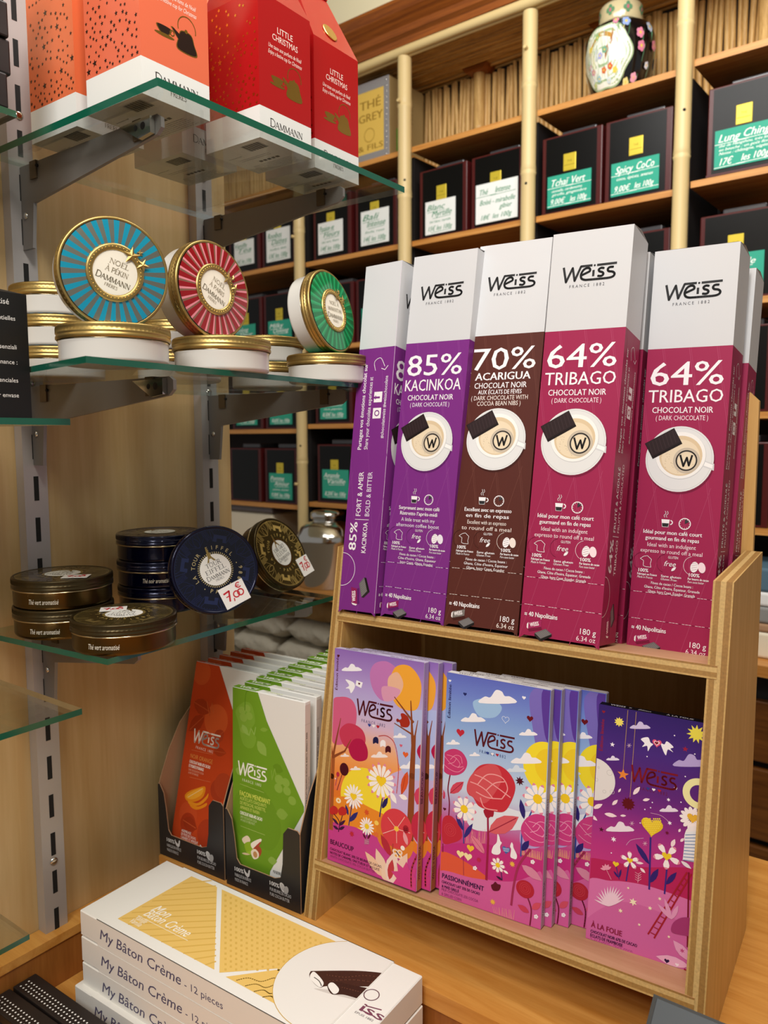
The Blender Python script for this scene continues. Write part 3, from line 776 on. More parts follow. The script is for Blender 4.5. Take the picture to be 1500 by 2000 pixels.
for a, z, r, c in ((.95, .13, .012, '#e08aa6'), (1.0, .10, .012, '#d9809c'), (.55, .158, .012, '#8fa6d8'), (.25, .165, .009, '#e08aa6'), (.85, .03, .011, '#e7a0b4'), (.6, .02, .01, '#e9d68a'), (-1.05, .14, .011, '#e08aa6'), (-1.1, .02, .01, '#e08aa6'), (1.3, .15, .012, '#b9c4d8'), (1.25, .06, .008, '#d8dce8'), (1.5, .11, .012, '#d9809c'), (1.9, .08, .014, '#8fa6d8'), (2.5, .11, .014, '#e08aa6'), (-1.6, .09, .014, '#e0b08a'), (-2.2, .08, .014, '#e08aa6')):
    flower(a, z, r, c)
    A.ell((a+.09, z-.012), .05, .004, '#5f9a72', rot=.5, n=8)
b.build('jar_body', jr)
b = MB(); b.lathe([(.061, .184), (.063, .19), (.063, .222), (.058, .229), (.0001, .231)], 36, 'porcelain', lin('#cdbf94'))
A = Art(b, cyl_fn(lambda z: .063), mat='porcelain', lift=5e-4, step=8e-5)
for a in (-.9, -.1, .7, 1.5): 
    for k in range(4): A.ell((a+.12*math.cos(k*1.57), .206+.007*math.sin(k*1.57)), .09, .006, '#5f8f68', n=9)
    A.ell((a, .206), .06, .005, '#c06a7a', n=9)
b.build('jar_lid', jr)

tc = thing('tea_chest', 'wooden tea chest with silver taped edges, a yellow stencilled front', 'chest', TM @ T(-.79, .02, 2.5295) @ Rz(0))
b = MB(); b.rbox((0, 0, 0), (.19, .21, .285), .003, 'print', lin('#9b8558')); b.build('chest_body', tc)
b = MB()
for lo, hi in (((.0, -.003, 0), (.19, -.0005, .03)), ((0, -.003, .252), (.19, -.0005, .285)), ((0, -.003, .03), (.025, -.0005, .252)), ((.165, -.003, .03), (.19, -.0005, .252))): b.rbox(lo, hi, .001, 'crate_tape')
for i in range(14):
    for x in (.012, .178): b.lathe([(.003, 0), (.002, .0015), (.0001, .002)], 8, 'steel', M=T(x, -.003, .01+i*.02) @ Rx(PI/2))
b.build('metal_edging', tc)
b = MB(); b.box((.025, -.0016, .03), (.165, -.0004, .252), 'print', lin('#d9b457'))
A = Art(b, front(-.0016), (.025, .03, .165, .235))
A.text('THÉ', .10, .19, .03, '#97752d', bold=.02, width=.1); A.text('GREY', .102, .145, .028, '#97752d', bold=.02, width=.115)
A.ring((.095, .095), .022, .026, '#b48f3d'); A.text('& FILS', .10, .042, .02, '#97752d', bold=.02, width=.12)
b.build('front_print', tc)
b = MB(); A = Art(b, rightf(.19), (.02, .01, .2, .25)); A.rect(.04, .03, .12, .11, '#5f9a3c')
for i in range(5): A.text('THÉ VERT', .08, .045+i*.013, .007, '#8fbf62', width=.07); A.text('FRANCE', .1, .15+i*.016, .006, '#6d5836', width=.09)
b.build('side_print', tc)

cn = thing('tea_canister', 'polished steel tea canister with a domed lid on the back worktop', 'canister', TM @ T(-.900, -.012, .9035))
b = MB(); b.lathe([(.117, 0), (.12, .004), (.12, .178), (.124, .183), (.124, .19)], 48, 'steel', capb=True); b.build('canister_body', cn)
b = MB(); b.lathe([(.124, .19), (.124, .208), (.118, .216), (.11, .236), (.085, .256), (.06, .262), (.06, .27), (.069, .274), (.069, .296), (.055, .306), (.0001, .309)], 48, 'steel'); b.build('canister_lid', cn)
tb = thing('storage_tub', 'cream plastic tub with a grey lid on the back worktop', 'tub', TM @ T(-1.41, .02, .9035))
b = MB(); b.rbox((-.17, 0, 0), (.15, .2, .268), .012, 'white_tub', seg=3); b.build('tub_body', tb)
b = MB(); b.rbox((-.18, -.01, .2685), (.16, .21, .30), .008, 'grey_lid', seg=3); b.build('tub_lid', tb)

def pillow(M, size, mat, name, label, cat, group=None, seed=0):
    bm = bmesh.new(); bmesh.ops.create_cube(bm, size=1); bmesh.ops.subdivide_edges(bm, edges=bm.edges[:], cuts=7, use_grid_fill=True)
    R = random.Random(seed); ph = [R.uniform(0, 6) for _ in range(6)]
    for v in bm.verts:
        x, y, z = v.co*2
        e = (1-abs(x)**4*.0)*(1-.55*abs(x)**5); z2 = z*e*(1-.25*abs(y)**4)
        k = .035*math.sin(5*x+ph[0])*math.cos(4*z+ph[1])+.03*math.sin(9*x+3*z+ph[2])
        v.co = Vector((x*size[0]/2*(1-.06*abs(y)**3), (y*(1-.18*abs(z)**3)+k)*size[1]/2, (z2+k)*size[2]/2+size[2]/2))
    b = MB(); b.from_bm(bm, mat, smooth=True); bm.free()
    o = b.build(name); o.matrix_world = M; return tag(o, label, cat, group)
rows = [[-1.62, -1.33, -1.04, -.78], [-1.56, -1.27, -.97, -.74], [-1.62, -1.34, -1.05, -.78], [-1.55, -1.26, -.98, -.76]]
names = ['bottom', 'second', 'third', 'top']; side = ['first from the left', 'second from the left', 'third from the left', 'rightmost']
for i, r in enumerate(rows):
    for j, s in enumerate(r):
        pillow(TM @ T(s, .085, .3255+i*.103) @ Rz(rnd.uniform(-.05, .05)), (.27 if j < 3 else .24, .27, .112), 'paper_pack', 'paper_pack',
               'plump grey-white paper pack in the %s layer of the pile, %s' % (names[i], side[j]), 'paper pack', 'paper packs in the cubby under the back worktop', seed=i*5+j)
pillow(TM @ T(-.95, .07, .738) @ Rz(.06), (.46, .26, .115), 'brown_bag', 'paper_bag', 'crumpled brown paper bag lying on the pile of grey-white packs', 'paper bag', seed=77)
for z0, z1, m, nm, lab, cat, x0 in ((.9035, .975, 'white_tub', 'gift_box', 'low cream box on the back worktop at the right border', 'box', .56), (.9755, .999, 'kraft', 'paper_stack', 'flat brown paper stack on the cream box at the right border', 'paper stack', .565),
                            (.9995, 1.045, 'grey_mag', 'magazine_pile', 'grey pile of magazines at the right border', 'magazines', .56), (1.0455, 1.085, 'white_card', 'napkin_pack', 'white pack lying on the magazine pile at the right border', 'pack', .575), (1.0855, 1.15, 'blue_cloth', 'folded_cloth', 'blue grey folded cloth, topmost of the pile at the right border', 'cloth', .57)):
    b = MB(); b.rbox((x0, -.07, z0), (x0+.3, .16, z1), min(.008, (z1-z0)*.3), m, seg=3); o = b.build(nm); o.matrix_world = TM; tag(o, lab, cat)

# ================================================================ gift boxes on the top shelf
ZS1 = 1.8473
def gift_box(x0, y0, w, d, col, dark, starcol, label, star_mat, text_col='#f2d9cf', frere=True, rot=0.0):
    t = thing('gift_box', label, 'gift box', T(x0, y0, ZS1) @ Rz(rot), 'gable topped tea gift boxes on the top glass shelf')
    H, S, G = .161, .036, .085
    b = MB(); b.box((0, 0, 0), (w, d, S), 'print', lin('#dcdcd8')); b.box((0, 0, S), (w, d, H), 'print_gloss', lin(col))
    xr = w*.5
    # gable: text panels slope to the ridge, star sides fold in
    vs = [(w, 0, H), (w, d, H), (0, d, H), (0, 0, H), (xr, .012, H+G), (xr, d-.012, H+G)]
    b.add(vs, [(0, 1, 5, 4), (2, 3, 4, 5), (3, 0, 4), (1, 2, 5)], 'print_gloss', lin(col))
    b.box((xr-.0015, .012, H+G), (xr+.0015, d-.012, H+G+.018), 'print_gloss', lin(col))
    R = random.Random(int(x0*1000)+int(y0*7777))
    # text face (+x)
    A = Art(b, lambda a, z, l: (w+l, a, z))
    A.text('LITTLE', d*.5, .125, .0068, text_col, width=.026); A.text('CHRISTMAS', d*.5, .1155, .0068, text_col, width=.043)
    A.text('Une tasse aux parfums de Noël', d*.5, .1055, .0046, text_col, shear=.3, width=.056)
    A.text('Enjoy a festive cup for Christmas', d*.5, .0985, .0046, text_col, shear=.3, width=.057)
    # cup and kettle in foil
    cx, cz = d*.34, .072
    for m_, k in (('gold_foil', 1.0), (star_mat, .86)):
        A.smooth([(cx-.0095*k, cz+.003), (cx+.0085*k, cz+.003), (cx+.006*k, cz-.0035*k), (cx, cz-.0055*k), (cx-.006*k, cz-.0035*k)], '#ffffff', m_)
    A.ell((cx, cz-.0055), .0125, .0018, '#ffffff', mat='gold_foil'); A.ring((cx+.0098, cz), .002, .0032, '#ffffff', 'gold_foil', 14)
    kx, kz = d*.66, .07
    for m_, k in (('gold_foil', 1.06), (star_mat, .97)):
        A.smooth([(kx-.006*k, kz+.009*k), (kx+.006*k, kz+.009*k), (kx+.010*k, kz+.001), (kx+.0125*k, kz-.010*k), (kx-.011*k, kz-.010*k), (kx-.010*k, kz+.001)], '#ffffff', m_)
        A.poly([(kx-.009*k, kz-.002), (kx-.019*k, kz+.008*k), (kx-.0165*k, kz+.0085*k), (kx-.007, kz+.004)], '#ffffff', m_)
    A.ring((kx+.001, kz+.0135), .0112, .0122, '#ffffff', 'gold_foil', 26, -.2, PI+.3); A.ell((kx, kz+.0105), .002, .002, '#ffffff', mat='gold_foil')
    A.serif('DAMMANN', d*.5, .0175, .0088, '#2b2622', small=.84, width=.056)
    A.serif('FRÈRES', d*.52, .0095, .0046, '#2b2622', width=.021)
    # starred face (-y)
    A = Art(b, front(0), (.001, S+.001, w-.001, H))
    pts = []
    for i in range(300):
        x, z = R.uniform(.003, w-.003), S+.003+(H-S-.006)*R.random()**1.5
        if z > .12 and R.random() < .5: continue
        big = R.random() < .07; r = .0042 if big else R.uniform(.0018, .0027)
        if any((x-a)**2+(z-c)**2 < (r+q+.0011)**2 for a, c, q in pts): continue
        pts.append((x, z, r)); A.star((x, z), r, '#ffffff', rot=PI/2+R.uniform(-.2, .2), mat=star_mat)
    # base print
    A = Art(b, lambda a, c, l: (a, c, -l))
    for i in range(6): A.text('ingrédients : thé noir, écorces d’orange, arômes, épices, fleurs', .046, .082-i*.0035, .0016, '#3b3b36', width=.07-.004*(i % 3))
    for i in range(2): A.text('à consommer de préférence avant fin', .04, .044-i*.004, .0016, '#3b3b36', width=.05)
    for i in range(20): A.rect(.05+i*.0015, .008, .05+i*.0015+(.0004+.0005*(i*7 % 3)), .026, '#33332f')
    for i in range(5): A.rect(.034+i*.007, .054, .039+i*.007, .0585, '#55554e')
    A.text('POIDS NET 100g', .018, .03, .0016, '#3b3b36', width=.022)
    b.build('box_body', t)
    s = MB(); nx = Vector((G, 0, xr)).normalized(); M = Matrix(((0, -nx.z, nx.x, 0), (1, 0, 0, 0), (0, nx.x, nx.z, 0), (0, 0, 0, 1)))
    c = Vector((w-.022*xr/G*1.0, d*.5, H+.022)); M = T(*(c+nx*.0004)) @ M
    s.lathe([(.0125, 0), (.0125, .0008), (.0115, .0012), (.0001, .0012)], 28, 'gold_foil', M=M, smooth=False)
    s.build('seal_sticker', t)
    return t
gift_box(.1425, .513, .0935, .088, '#d8694a', '#c25a3c', 'dark', 'coral gift box at the front left corner of the top glass shelf', 'dark_foil')
gift_box(.0175, .5215, .0915, .088, '#d5673f', '#c25a3c', 'dark', 'coral gift box at the back left of the top shelf, beside the pale upright', 'dark_foil')
gift_box(.0445, .6435, .0935, .088, '#d8694a', '#c25a3c', 'dark', 'coral gift box at the back of the top shelf, half hidden behind the red ones', 'dark_foil')
gift_box(.156, .6655, .0915, .088, '#a51318', '#9c1216', 'gold', 'red gift box in the middle of the top glass shelf', 'gold_foil')
gift_box(.1435, .7785, .088, .090, '#a91518', '#9c1216', 'gold', 'red gift box at the right end of the top glass shelf', 'gold_foil')

# ================================================================ round tins
def tin_frame(c, az, el, roll):
    """frame with local z along the lid normal"""
    a, e = math.radians(az), math.radians(el)
    n = Vector((math.sin(a)*math.cos(e), -math.cos(a)*math.cos(e), math.sin(e)))
    e1 = Vector((0, 0, 1)).cross(n).normalized(); e2 = n.cross(e1); r = math.radians(roll)
    x = e1*math.cos(r)+e2*math.sin(r); y = n.cross(x)
    return Matrix(((x.x, y.x, n.x, c[0]), (x.y, y.y, n.y, c[1]), (x.z, y.z, n.z, c[2]), (0, 0, 0, 1)))
def lid_mesh(R, h, z0, mat, dome):
    b = MB(); n = 150
    prof = [(R*.975, z0-.001), (R, z0), (R, z0+.0022), (R*.985, z0+.0034), (R*.985, z0+.0042), (R, z0+.0052), (R, z0+.0058), (R*1.0, h-.003), (R*.994, h-.0012), (R*.975, h), (R*.945, h), (R*.93, h-.0008)]
    b.lathe(prof, n, mat, knurl={6: .03, 7: .03})
    return b
def noel_tin(M, cols, title, label, art=True, film=False):
    R, h = .0545, .0362
    t = thing('round_tin', label, 'tin', M, 'round striped tea tins with gold lids')
    b = MB(); b.lathe([(R*.90, 0), (R*.945, .0015), (R*.955, .004), (R*.955, .0195), (R*.965, .021), (R*.955, .0225)], 72, 'white_tin', capb=True)
    b.lathe([(R*.957, .0208), (R*.972, .0216), (R*.957, .0224)], 72, 'tin_bead')
    b.build('tin_body', t)
    l = lid_mesh(R, h, .0235, 'gold', 0); l.build('lid', t)
    d = MB(); dome = lambda r: h+.0006+.0022*(1-(r/(R*.93))**2)
    fn = lambda x, y, l: (x, y, dome(min(math.hypot(x, y), R*.93))+l)
    n = 28; c1, c2, c1b, c2b = cols
    RR = [R*.93, R*.86, R*.62, R*.50]
    for i in range(n):
        for w0, w1, c in ((0, .56, c1), (.56, .78, c2), (.78, 1, c2b)) if c2b else ((0, .5, c1), (.5, 1, c2)):
            a0, a1 = 2*PI*(i+w0)/n, 2*PI*(i+w1)/n
            for k in range(3):
                q = [(RR[k]*math.cos(a0), RR[k]*math.sin(a0)), (RR[k]*math.cos(a1), RR[k]*math.sin(a1)), (RR[k+1]*math.cos(a1), RR[k+1]*math.sin(a1)), (RR[k+1]*math.cos(a0), RR[k+1]*math.sin(a0))]
                metal = c == 'silver'
                d.add([fn(x, y, 0) for x, y in q], [(3, 2, 1, 0)], 'silver_film' if metal else 'print_gloss', (1, 1, 1) if metal else lin(c), True)
    A = Art(d, fn, mat='print')
    A.ring((0, 0), 0, R*.40, '#e9e1d0', n=48)
    d.lathe([(R*.52, h+.0020), (R*.515, h+.0034), (R*.49, h+.0040), (R*.42, h+.0040), (R*.40, h+.0030), (R*.395, h+.0022)], 60, 'gold')
    for i in range(44):
        a = 2*PI*i/44; d.lathe([(.0007, 0), (.0005, .0005), (.0001, .0006)], 6, 'gold_foil', M=T(R*.455*math.cos(a), R*.455*math.sin(a), h+.004))
    if art:
        A.l = 4e-4
        A.serif(title[0], .001, R*.13, R*.088, '#7d7058', width=R*(.36 if len(title[0]) < 6 else .4))
        A.serif(title[1], .001, -R*.02, R*.088, '#7d7058', width=R*(.42 if len(title[1]) < 8 else .6))
        A.serif('DAMMANN', 0, -R*.19, R*.11, '#5f543e', small=.82, width=R*.64)
        A.serif('FRÈRES', 0, -R*.285, R*.055, '#7d7058', width=R*.24)
    d.build('lid_print', t)
    s = MB()
    for (x, y, r, a, z) in ((R*.17, R*.40, R*.17, .2, h+.0042), (R*.40, R*.33, R*.125, -.1, h+.0048), (R*.30, R*.52, R*.07, .4, h+.0028)):
        o = [((r if i % 2 == 0 else r*.4)*math.cos(PI/2+a+PI*i/5), (r if i % 2 == 0 else r*.4)*math.sin(PI/2+a+PI*i/5)) for i in range(10)]
        vs = [(x+p, y+q, z) for p, q in o]+[(x, y, z+.0014)]
        s.add(vs, [(i, (i+1) % 10, 10) for i in range(10)]+[tuple(range(10))[::-1]], 'gold')
    s.build('star_emblem', t)
    return t
ZS2 = 1.576; HT = .0366
TEALC = ('#0f87a3', 'silver', '#0a6f8a', None)
REDC = ('#8c0a15', '#d9848f', '#8a0d18', '#7d5a48')
GRNC = ('#0a6b3c', '#1f9c60', '#0a5a30', '#148a52')
noel_tin(tin_frame((.2286, .4789, 1.6673), 69.2, -2.9, -19.5) @ T(0, 0, -.0362), TEALC, ('NOËL', 'À PÉKIN'), 'round tin with blue and silver rays standing upright on its rim')
noel_tin(tin_frame((.2313, .6052, 1.6690), 91.3, 3.7, -29) @ T(0, 0, -.0362), REDC, ('NOËL', 'À PARIS'), 'round tin with red and pink rays standing upright on its rim')
noel_tin(tin_frame((.2451, .7943, 1.6679), 98.1, 9.9, -3) @ T(0, 0, -.0362), GRNC, ('NOËL À', 'MANHATTAN'), 'round tin with green rays standing upright on its rim')
noel_tin(T(.2306, .4743, ZS2) @ Rz(.9), TEALC, ('NOËL', 'À PÉKIN'), 'white tin with gold lid lying flat under the blue rayed tin')
noel_tin(T(.2400, .6068, ZS2) @ Rz(1.2), REDC, ('NOËL', 'À PARIS'), 'white tin with gold lid lying flat under the red rayed tin')
noel_tin(T(.2200, .812, ZS2) @ Rz(1.3), GRNC, ('NOËL À', 'MANHATTAN'), 'white tin with gold lid lying flat under the green rayed tin')
for i, nm in enumerate(('lowest', 'middle', 'topmost')):
    noel_tin(T(.0125, .5483, ZS2+i*HT) @ Rz(i*.8), TEALC, ('NOËL', 'À PÉKIN'), 'white tin with gold lid beside the black box, %s of the stack of three' % nm)
for i, nm in enumerate(('lower', 'upper')):
    noel_tin(T(.075, .845, ZS2+i*HT) @ Rz(i*.5), GRNC, ('NOËL À', 'MANHATTAN'), '%s white tin of the pair behind the flat tins, near the wall end' % nm)
for i, nm in enumerate(('lower', 'upper')):
    noel_tin(T(.095, .665, ZS2+i*HT) @ Rz(i*.7), REDC, ('NOËL', 'À PARIS'), '%s white tin of the pair seen between the two left flat tins' % nm)

def eiffel_tin(M, blue, title, label, tagq=None, group='round Eiffel tower tea tins', side_txt=None, side_az=0.0, strong=False):
    R, h = .0588, .0350
    body, lidm = ('blue_tin', 'blue_tin') if blue else ('bronze_tin', 'bronze_lid')
    t = thing('round_tin', label, 'tin', M, group)
    b = MB(); b.lathe([(R*.94, 0), (R*.965, .0018), (R*.97, .004), (R*.97, .019), (R*.98, .0205)], 80, body, capb=True)
    b.lathe([(R*.965, .0198), (R*1.0, .0205), (R*1.003, .0214), (R*.97, .0222)], 80, 'tin_bead')
    if side_txt:
        A = Art(b, lambda a, z, l: ((R*.972+l)*math.sin(a+side_az), -(R*.972+l)*math.cos(a+side_az), z), lift=3e-4)
        vs, fs, adv = glyphs(side_txt, .012, .3); w = .62; k = w/adv
        b.add([A.fn(x*k-w/2, .0075+y*.0085, 3e-4) for x, y in vs], fs, 'print', lin('#e9e2cf'))
    b.build('tin_body', t)
    l = lid_mesh(R, h, .0225, lidm, 0); l.build('lid', t)
    d = MB(); fn = lambda x, y, l: (x, y, h-.0006+l)
    gold = '#c2a55c' if not blue else '#b9a878'
    pat = '#b59a58' if strong else ('#161d44' if blue else '#6d5c34')
    base = '#02051c' if blue else '#3a3018'
    A = Art(d, fn, mat='print_gloss', lift=1e-4, step=3e-6)
    A.ring((0, 0), 0, R*.93, base, n=64)
    A.ring((0, 0), R*.905, R*.915, pat, n=64)
    for i in range(90):
        a = 2*PI*i/90; A.ell((R*.885*math.cos(a), R*.885*math.sin(a)), R*.008, R*.012, pat, n=6); A.l -= A.step
    # lattice and arch pattern of ironwork round the border
    for i in range(4):
        a = PI/4+.2+i*PI/2
        def q(rr, tt): return (R*rr*math.cos(a)-R*tt*math.sin(a), R*rr*math.sin(a)+R*tt*math.cos(a))
        A.poly([q(.62, -.15), q(.62, -.07), q(.70, -.07), q(.70, .07), q(.62, .07), q(.62, .15), q(.78, .15), q(.78, -.15)], pat if not blue else '#1a2348')
        A.line([q(.62, -.15), q(.86, -.27)], R*.012, pat); A.line([q(.62, .15), q(.86, .27)], R*.012, pat); A.line([q(.78, -.15), q(.86, -.22)], R*.01, pat); A.line([q(.78, .15), q(.86, .22)], R*.01, pat)
    for i in range(4):
        a = .2+i*PI/2
        def q(rr, tt): return (R*rr*math.cos(a)-R*tt*math.sin(a), R*rr*math.sin(a)+R*tt*math.cos(a))
        for sg in (-1, 1):
            for o in (.10, .20):
                A.curve([q(.60, sg*.0), q(.72, sg*o), q(.86, sg*o*1.15)], R*.010, pat)
            for k in range(7):
                z0, z1 = .61+k*.036, .61+(k+1)*.036
                A.line([q(z0, sg*.24), q(z1, sg*.33)], R*.008, pat); A.line([q(z0, sg*.33), q(z1, sg*.24)], R*.008, pat)
            A.line([q(.60, sg*.23), q(.87, sg*.23)], R*.008, pat); A.line([q(.60, sg*.34), q(.86, sg*.34)], R*.008, pat)
        A.curve([q(.60, -.02), q(.73, -.06), q(.87, 0)], R*.012, pat); A.curve([q(.60, .02), q(.73, .06), q(.87, 0)], R*.012, pat)
    for i in range(52):
        a = 2*PI*i/52
        A.line([(R*.36*math.cos(a), R*.36*math.sin(a)), (R*.405*math.cos(a), R*.405*math.sin(a))], R*.017, gold, 'gold_foil' if strong else None); A.l -= A.step
    A.ring((0, 0), 0, R*.355, '#e2e0da', n=48, mat='print')
    # arc lettering
    s = 'LA TOUR   EIFFEL'
    def arc(txt, r, a0, step, flip=False):
        for i, ch in enumerate(txt):
            if ch == ' ': continue
            a = a0-i*step; A.text(ch, r*math.cos(a), r*math.sin(a), R*.085, gold, rot=a-PI/2); A.l -= A.step
    arc('LA TOUR', R*.46, PI+.15, .21); arc('EIFFEL', R*.46, PI/2-.02, .24)
    for a in (PI+.62, -.12): A.ell((R*.5*math.cos(a), R*.5*math.sin(a)), R*.012, R*.012, gold)
    for i, ch in enumerate('PARIS'):
        a = -PI/2-.62+i*.25; A.text(ch, R*.53*math.cos(a), R*.53*math.sin(a), R*.085, gold, rot=a+PI/2)
    for i, ch in enumerate('1889'):
        a = -1.0+i*.22; A.text(ch, R*.53*math.cos(a), R*.53*math.sin(a), R*.085, gold, rot=a-PI/2)
    y = R*.13
    for i, ln in enumerate(title): A.serif(ln, 0, R*.09-i*R*.135, R*.10, '#2c2b30', width=R*(.36 if len(ln) < 5 else .50))
    A.serif('DAMMANN', 0, R*.09-len(title)*R*.135, R*.10, '#2c2b30', small=.86, width=R*.56)
    A.serif('FRÈRES', 0, R*.02-len(title)*R*.135, R*.05, '#2c2b30', width=R*.2)
    # little tower
    A.poly([(-.0008, R*.55), (.0004, R*.55), (R*.04, R*.30), (R*.10, R*.2), (R*.05, R*.2), (R*.015, R*.27), (-R*.035, R*.27), (-R*.06, R*.2), (-R*.11, R*.2), (-R*.05, R*.30)], '#ffffff', 'gold')
    d.build('lid_print', t)
    if tagq:
        c, rot, w, hh = tagq
        p = MB(); p.box((-w/2, -hh/2, 0), (w/2, hh/2, .0004), 'print', lin('#e9e6e1'))
        A = Art(p, lambda x, y, l: (x, y, .0004+l))
        red = '#c02a35'
        A.line([(-w*.38, hh*.2), (-w*.14, hh*.24), (-w*.26, -hh*.22)], .0023, red); A.line([(-w*.33, hh*.02), (-w*.16, hh*.04)], .0013, red)
        A.line([(-w*.07, -hh*.16), (-w*.10, -hh*.3)], .0015, red)
        for ox in (.07, .24): A.ring((w*ox, -hh*.04), hh*.11, hh*.11+.0017, red, n=20)
        A.ring((w*.27, hh*.3), hh*.09, hh*.09+.0014, red, None, 16, .7, 2*PI-.7); A.line([(w*.14, hh*.32), (w*.3, hh*.32)], .0008, red); A.line([(w*.14, hh*.27), (w*.3, hh*.27)], .0008, red)
        p.build('price_tag', t, M=T(c[0], c[1], h+.0004) @ Rz(rot))
    return t
ZS3 = 1.2684; HE = .0353
TE = ('TOUR', 'EIFFEL'); EG = ('EARL GREY', 'FLEURS')
eiffel_tin(tin_frame((.1326, .6838, 1.3314), 63.6, 11.9, 21) @ T(0, 0, -.035), True, TE, 'dark blue tin standing on its rim with a handwritten red price tag', ((.0085, -.040), .02, .036, .029))
eiffel_tin(tin_frame((.0746, .8690, 1.3261), 96.4, 25.3, 17.5) @ T(0, 0, -.035), False, EG, 'bronze tin with gold ironwork pattern leaning at the right end of the lower shelf', ((.033, -.040), -.12, .032, .030), strong=True)
for i, nm in enumerate(('lowest', 'middle', 'topmost')):
    eiffel_tin(T(.0175, .6850, ZS3+i*HE) @ Rz(.6+i*.4), True, TE, '%s dark blue tin of the stack of three behind the standing blue tin' % nm, side_txt='Thé noir aromatisé' if i == 1 else None, side_az=-.2)
for i, nm in enumerate(('lower', 'upper')):
    eiffel_tin(T(.0290, .5290, ZS3+i*HE) @ Rz(.5), False, TE, '%s bronze tin of the pair at the left end of the lower glass shelf' % nm, ((.03, -.022), .25, .030, .022) if i else None, side_txt='Thé vert aromatisé', side_az=.62-.5)
eiffel_tin(T(.1476, .5318, ZS3) @ Rz(.6), False, TE, 'single bronze tin lying flat at the front left corner of the lower glass shelf', ((-.02, .02), .3, .030, .022), side_txt='Thé vert aromatisé', side_az=.55-.6)

# ================================================================ black cartons at the far left
b = MB(); b.box((.045, .25, 1.5247), (.165, .422, 1.645), 'black_card')
b.prism([(.16, 1.645), (.165, 1.645), (.10, 1.660), (.097, 1.657)], lambda p, q, d: (p, d, q), .25, .421, 'black_card')
A = Art(b, rightf(.165))
for z, s, hh in ((1.6335, 'aromatisé', .0052), (1.6185, 'huiles essentielles', .0042), (1.591, 'oli essenziali', .0042), (1.5765, 'contenance :', .0042), (1.559, 'aceites esenciales', .0042), (1.5445, 'conservar envase', .0042)):
    A.text(s, .4095 if hh < .005 else .404, z, hh, '#e4e2de', align='r')
tag(b.build('black_carton'), 'black printed carton standing on the small glass shelf at far left', 'carton')
for i in range(5):
    b = MB(); b.rbox((.01, .24, 1.8473+i*.036), (.0925-.003*(i % 2), .457+.002*((i*3) % 4-1.5), 1.8473+i*.036+.0355), .002, 'black_card')
    tag(b.build('black_carton'), 'flat black carton in the top left corner, %s of the stack' % ('lowest', 'second from the bottom', 'middle one', 'second from the top', 'topmost')[i], 'carton', 'black cartons stacked in the top left corner')

# ================================================================ plywood display stand
ST = T(.2547, .7117, ZC) @ Rz(.057)
Wd, Dp, SL, H1, H2, TH = .49, .2794, .1731, .4781, .4835, .0195
LEAN = math.atan(SL); ZU, ZL, TS = .3951, .0762, .0135
st = thing('display_stand', 'plywood two-tier display stand on the counter, holding tall chocolate boxes and tablets', 'display stand', ST)
prof = [(0, .0002), (Dp, .0002), (Dp+.0055, H2), (SL*H1, H1)]
for x in (0, Wd-TH):
    b = MB(); b.prism(prof, lambda p, q, d: (d, p, q), 0, TH, 'ply_face', side='ply_edge_x'); b.build('side_panel', st, M=T(x, 0, 0))
for z, dep in ((ZU, .205), (ZL, .255)):
    b = MB(); b.box((TH*.52, -.0007, 0), (Wd-TH*.52, dep, TS), {'*': 'ply_edge_z', '+z': 'ply_deck', '-z': 'ply_deck'})
    b.build('tier_shelf', st, M=T(0, SL*z, z) @ Rx(-LEAN) @ T(0, 0, -TS))
b = MB(); b.prism([(.011, .035), (.479, .035), (.479, .665), (.459, .685), (.031, .685), (.011, .665)], lambda p, q, d: (p, d, q), .286, .297, 'ply_face', side='ply_face')
b.build('back_board', st)

# ---------------------------------------------------------------- tall boxes of small chocolates
KIND = {
 'p': dict(c='#792d81', d='#5d1f64', l='#8a418f', pc='85%', n='KACINKOA', sub=['CHOCOLAT NOIR'], en=['( DARK CHOCOLATE )'], t=['Surprenant avec mon café', 'Ristretto l’après-midi', 'A little treat with my', 'afternoon coffee boost'], bean=['Fèves de cacao / Cocoa beans :', 'Côte d’Ivoire, Ghana, Équateur', 'Ivory Coast, Ghana, Ecuador'], tag=['FORT & AMER', 'BOLD & BITTER'], wrap='#8c1f56', acc='#e9e2ee'),
 'b': dict(c='#542720', d='#401b16', l='#683a31', pc='70%', n='ACARIGUA', sub=['CHOCOLAT NOIR', 'AUX ÉCLATS DE FÈVES'], en=['( DARK CHOCOLATE WITH', 'COCOA BEAN NIBS )'], t=['Excellent avec un expresso', 'en fin de repas', 'Excellent with an expresso', 'to round off a meal'], bean=['Fèves de cacao / Cocoa beans :', 'Ghana, Côte d’Ivoire, Équateur', 'Ghana, Ivory Coast, Ecuador'], tag=['INTENSE', 'INTENSE'], wrap='#77706c', acc='#ecdfd8'),
 'm': dict(c='#9a244e', d='#76173a', l='#a93d62', pc='64%', n='TRIBAGO', sub=['CHOCOLAT NOIR'], en=['( DARK CHOCOLATE )'], t=['Idéal pour mon café court', 'gourmand en fin de repas', 'Ideal with an indulgent', 'expresso to round off a meal'], bean=['Fèves de cacao / Cocoa beans :', 'Ghana, Côte d’Ivoire, Équateur, Grenade', 'Ghana, Ivory Coast, Ecuador, Grenada'], tag=['FRUITÉ & ACIDULÉ', 'FRUITY & ACIDULATED'], wrap='#a02a5c', acc='#f3dde4')}
SEAM = .7555
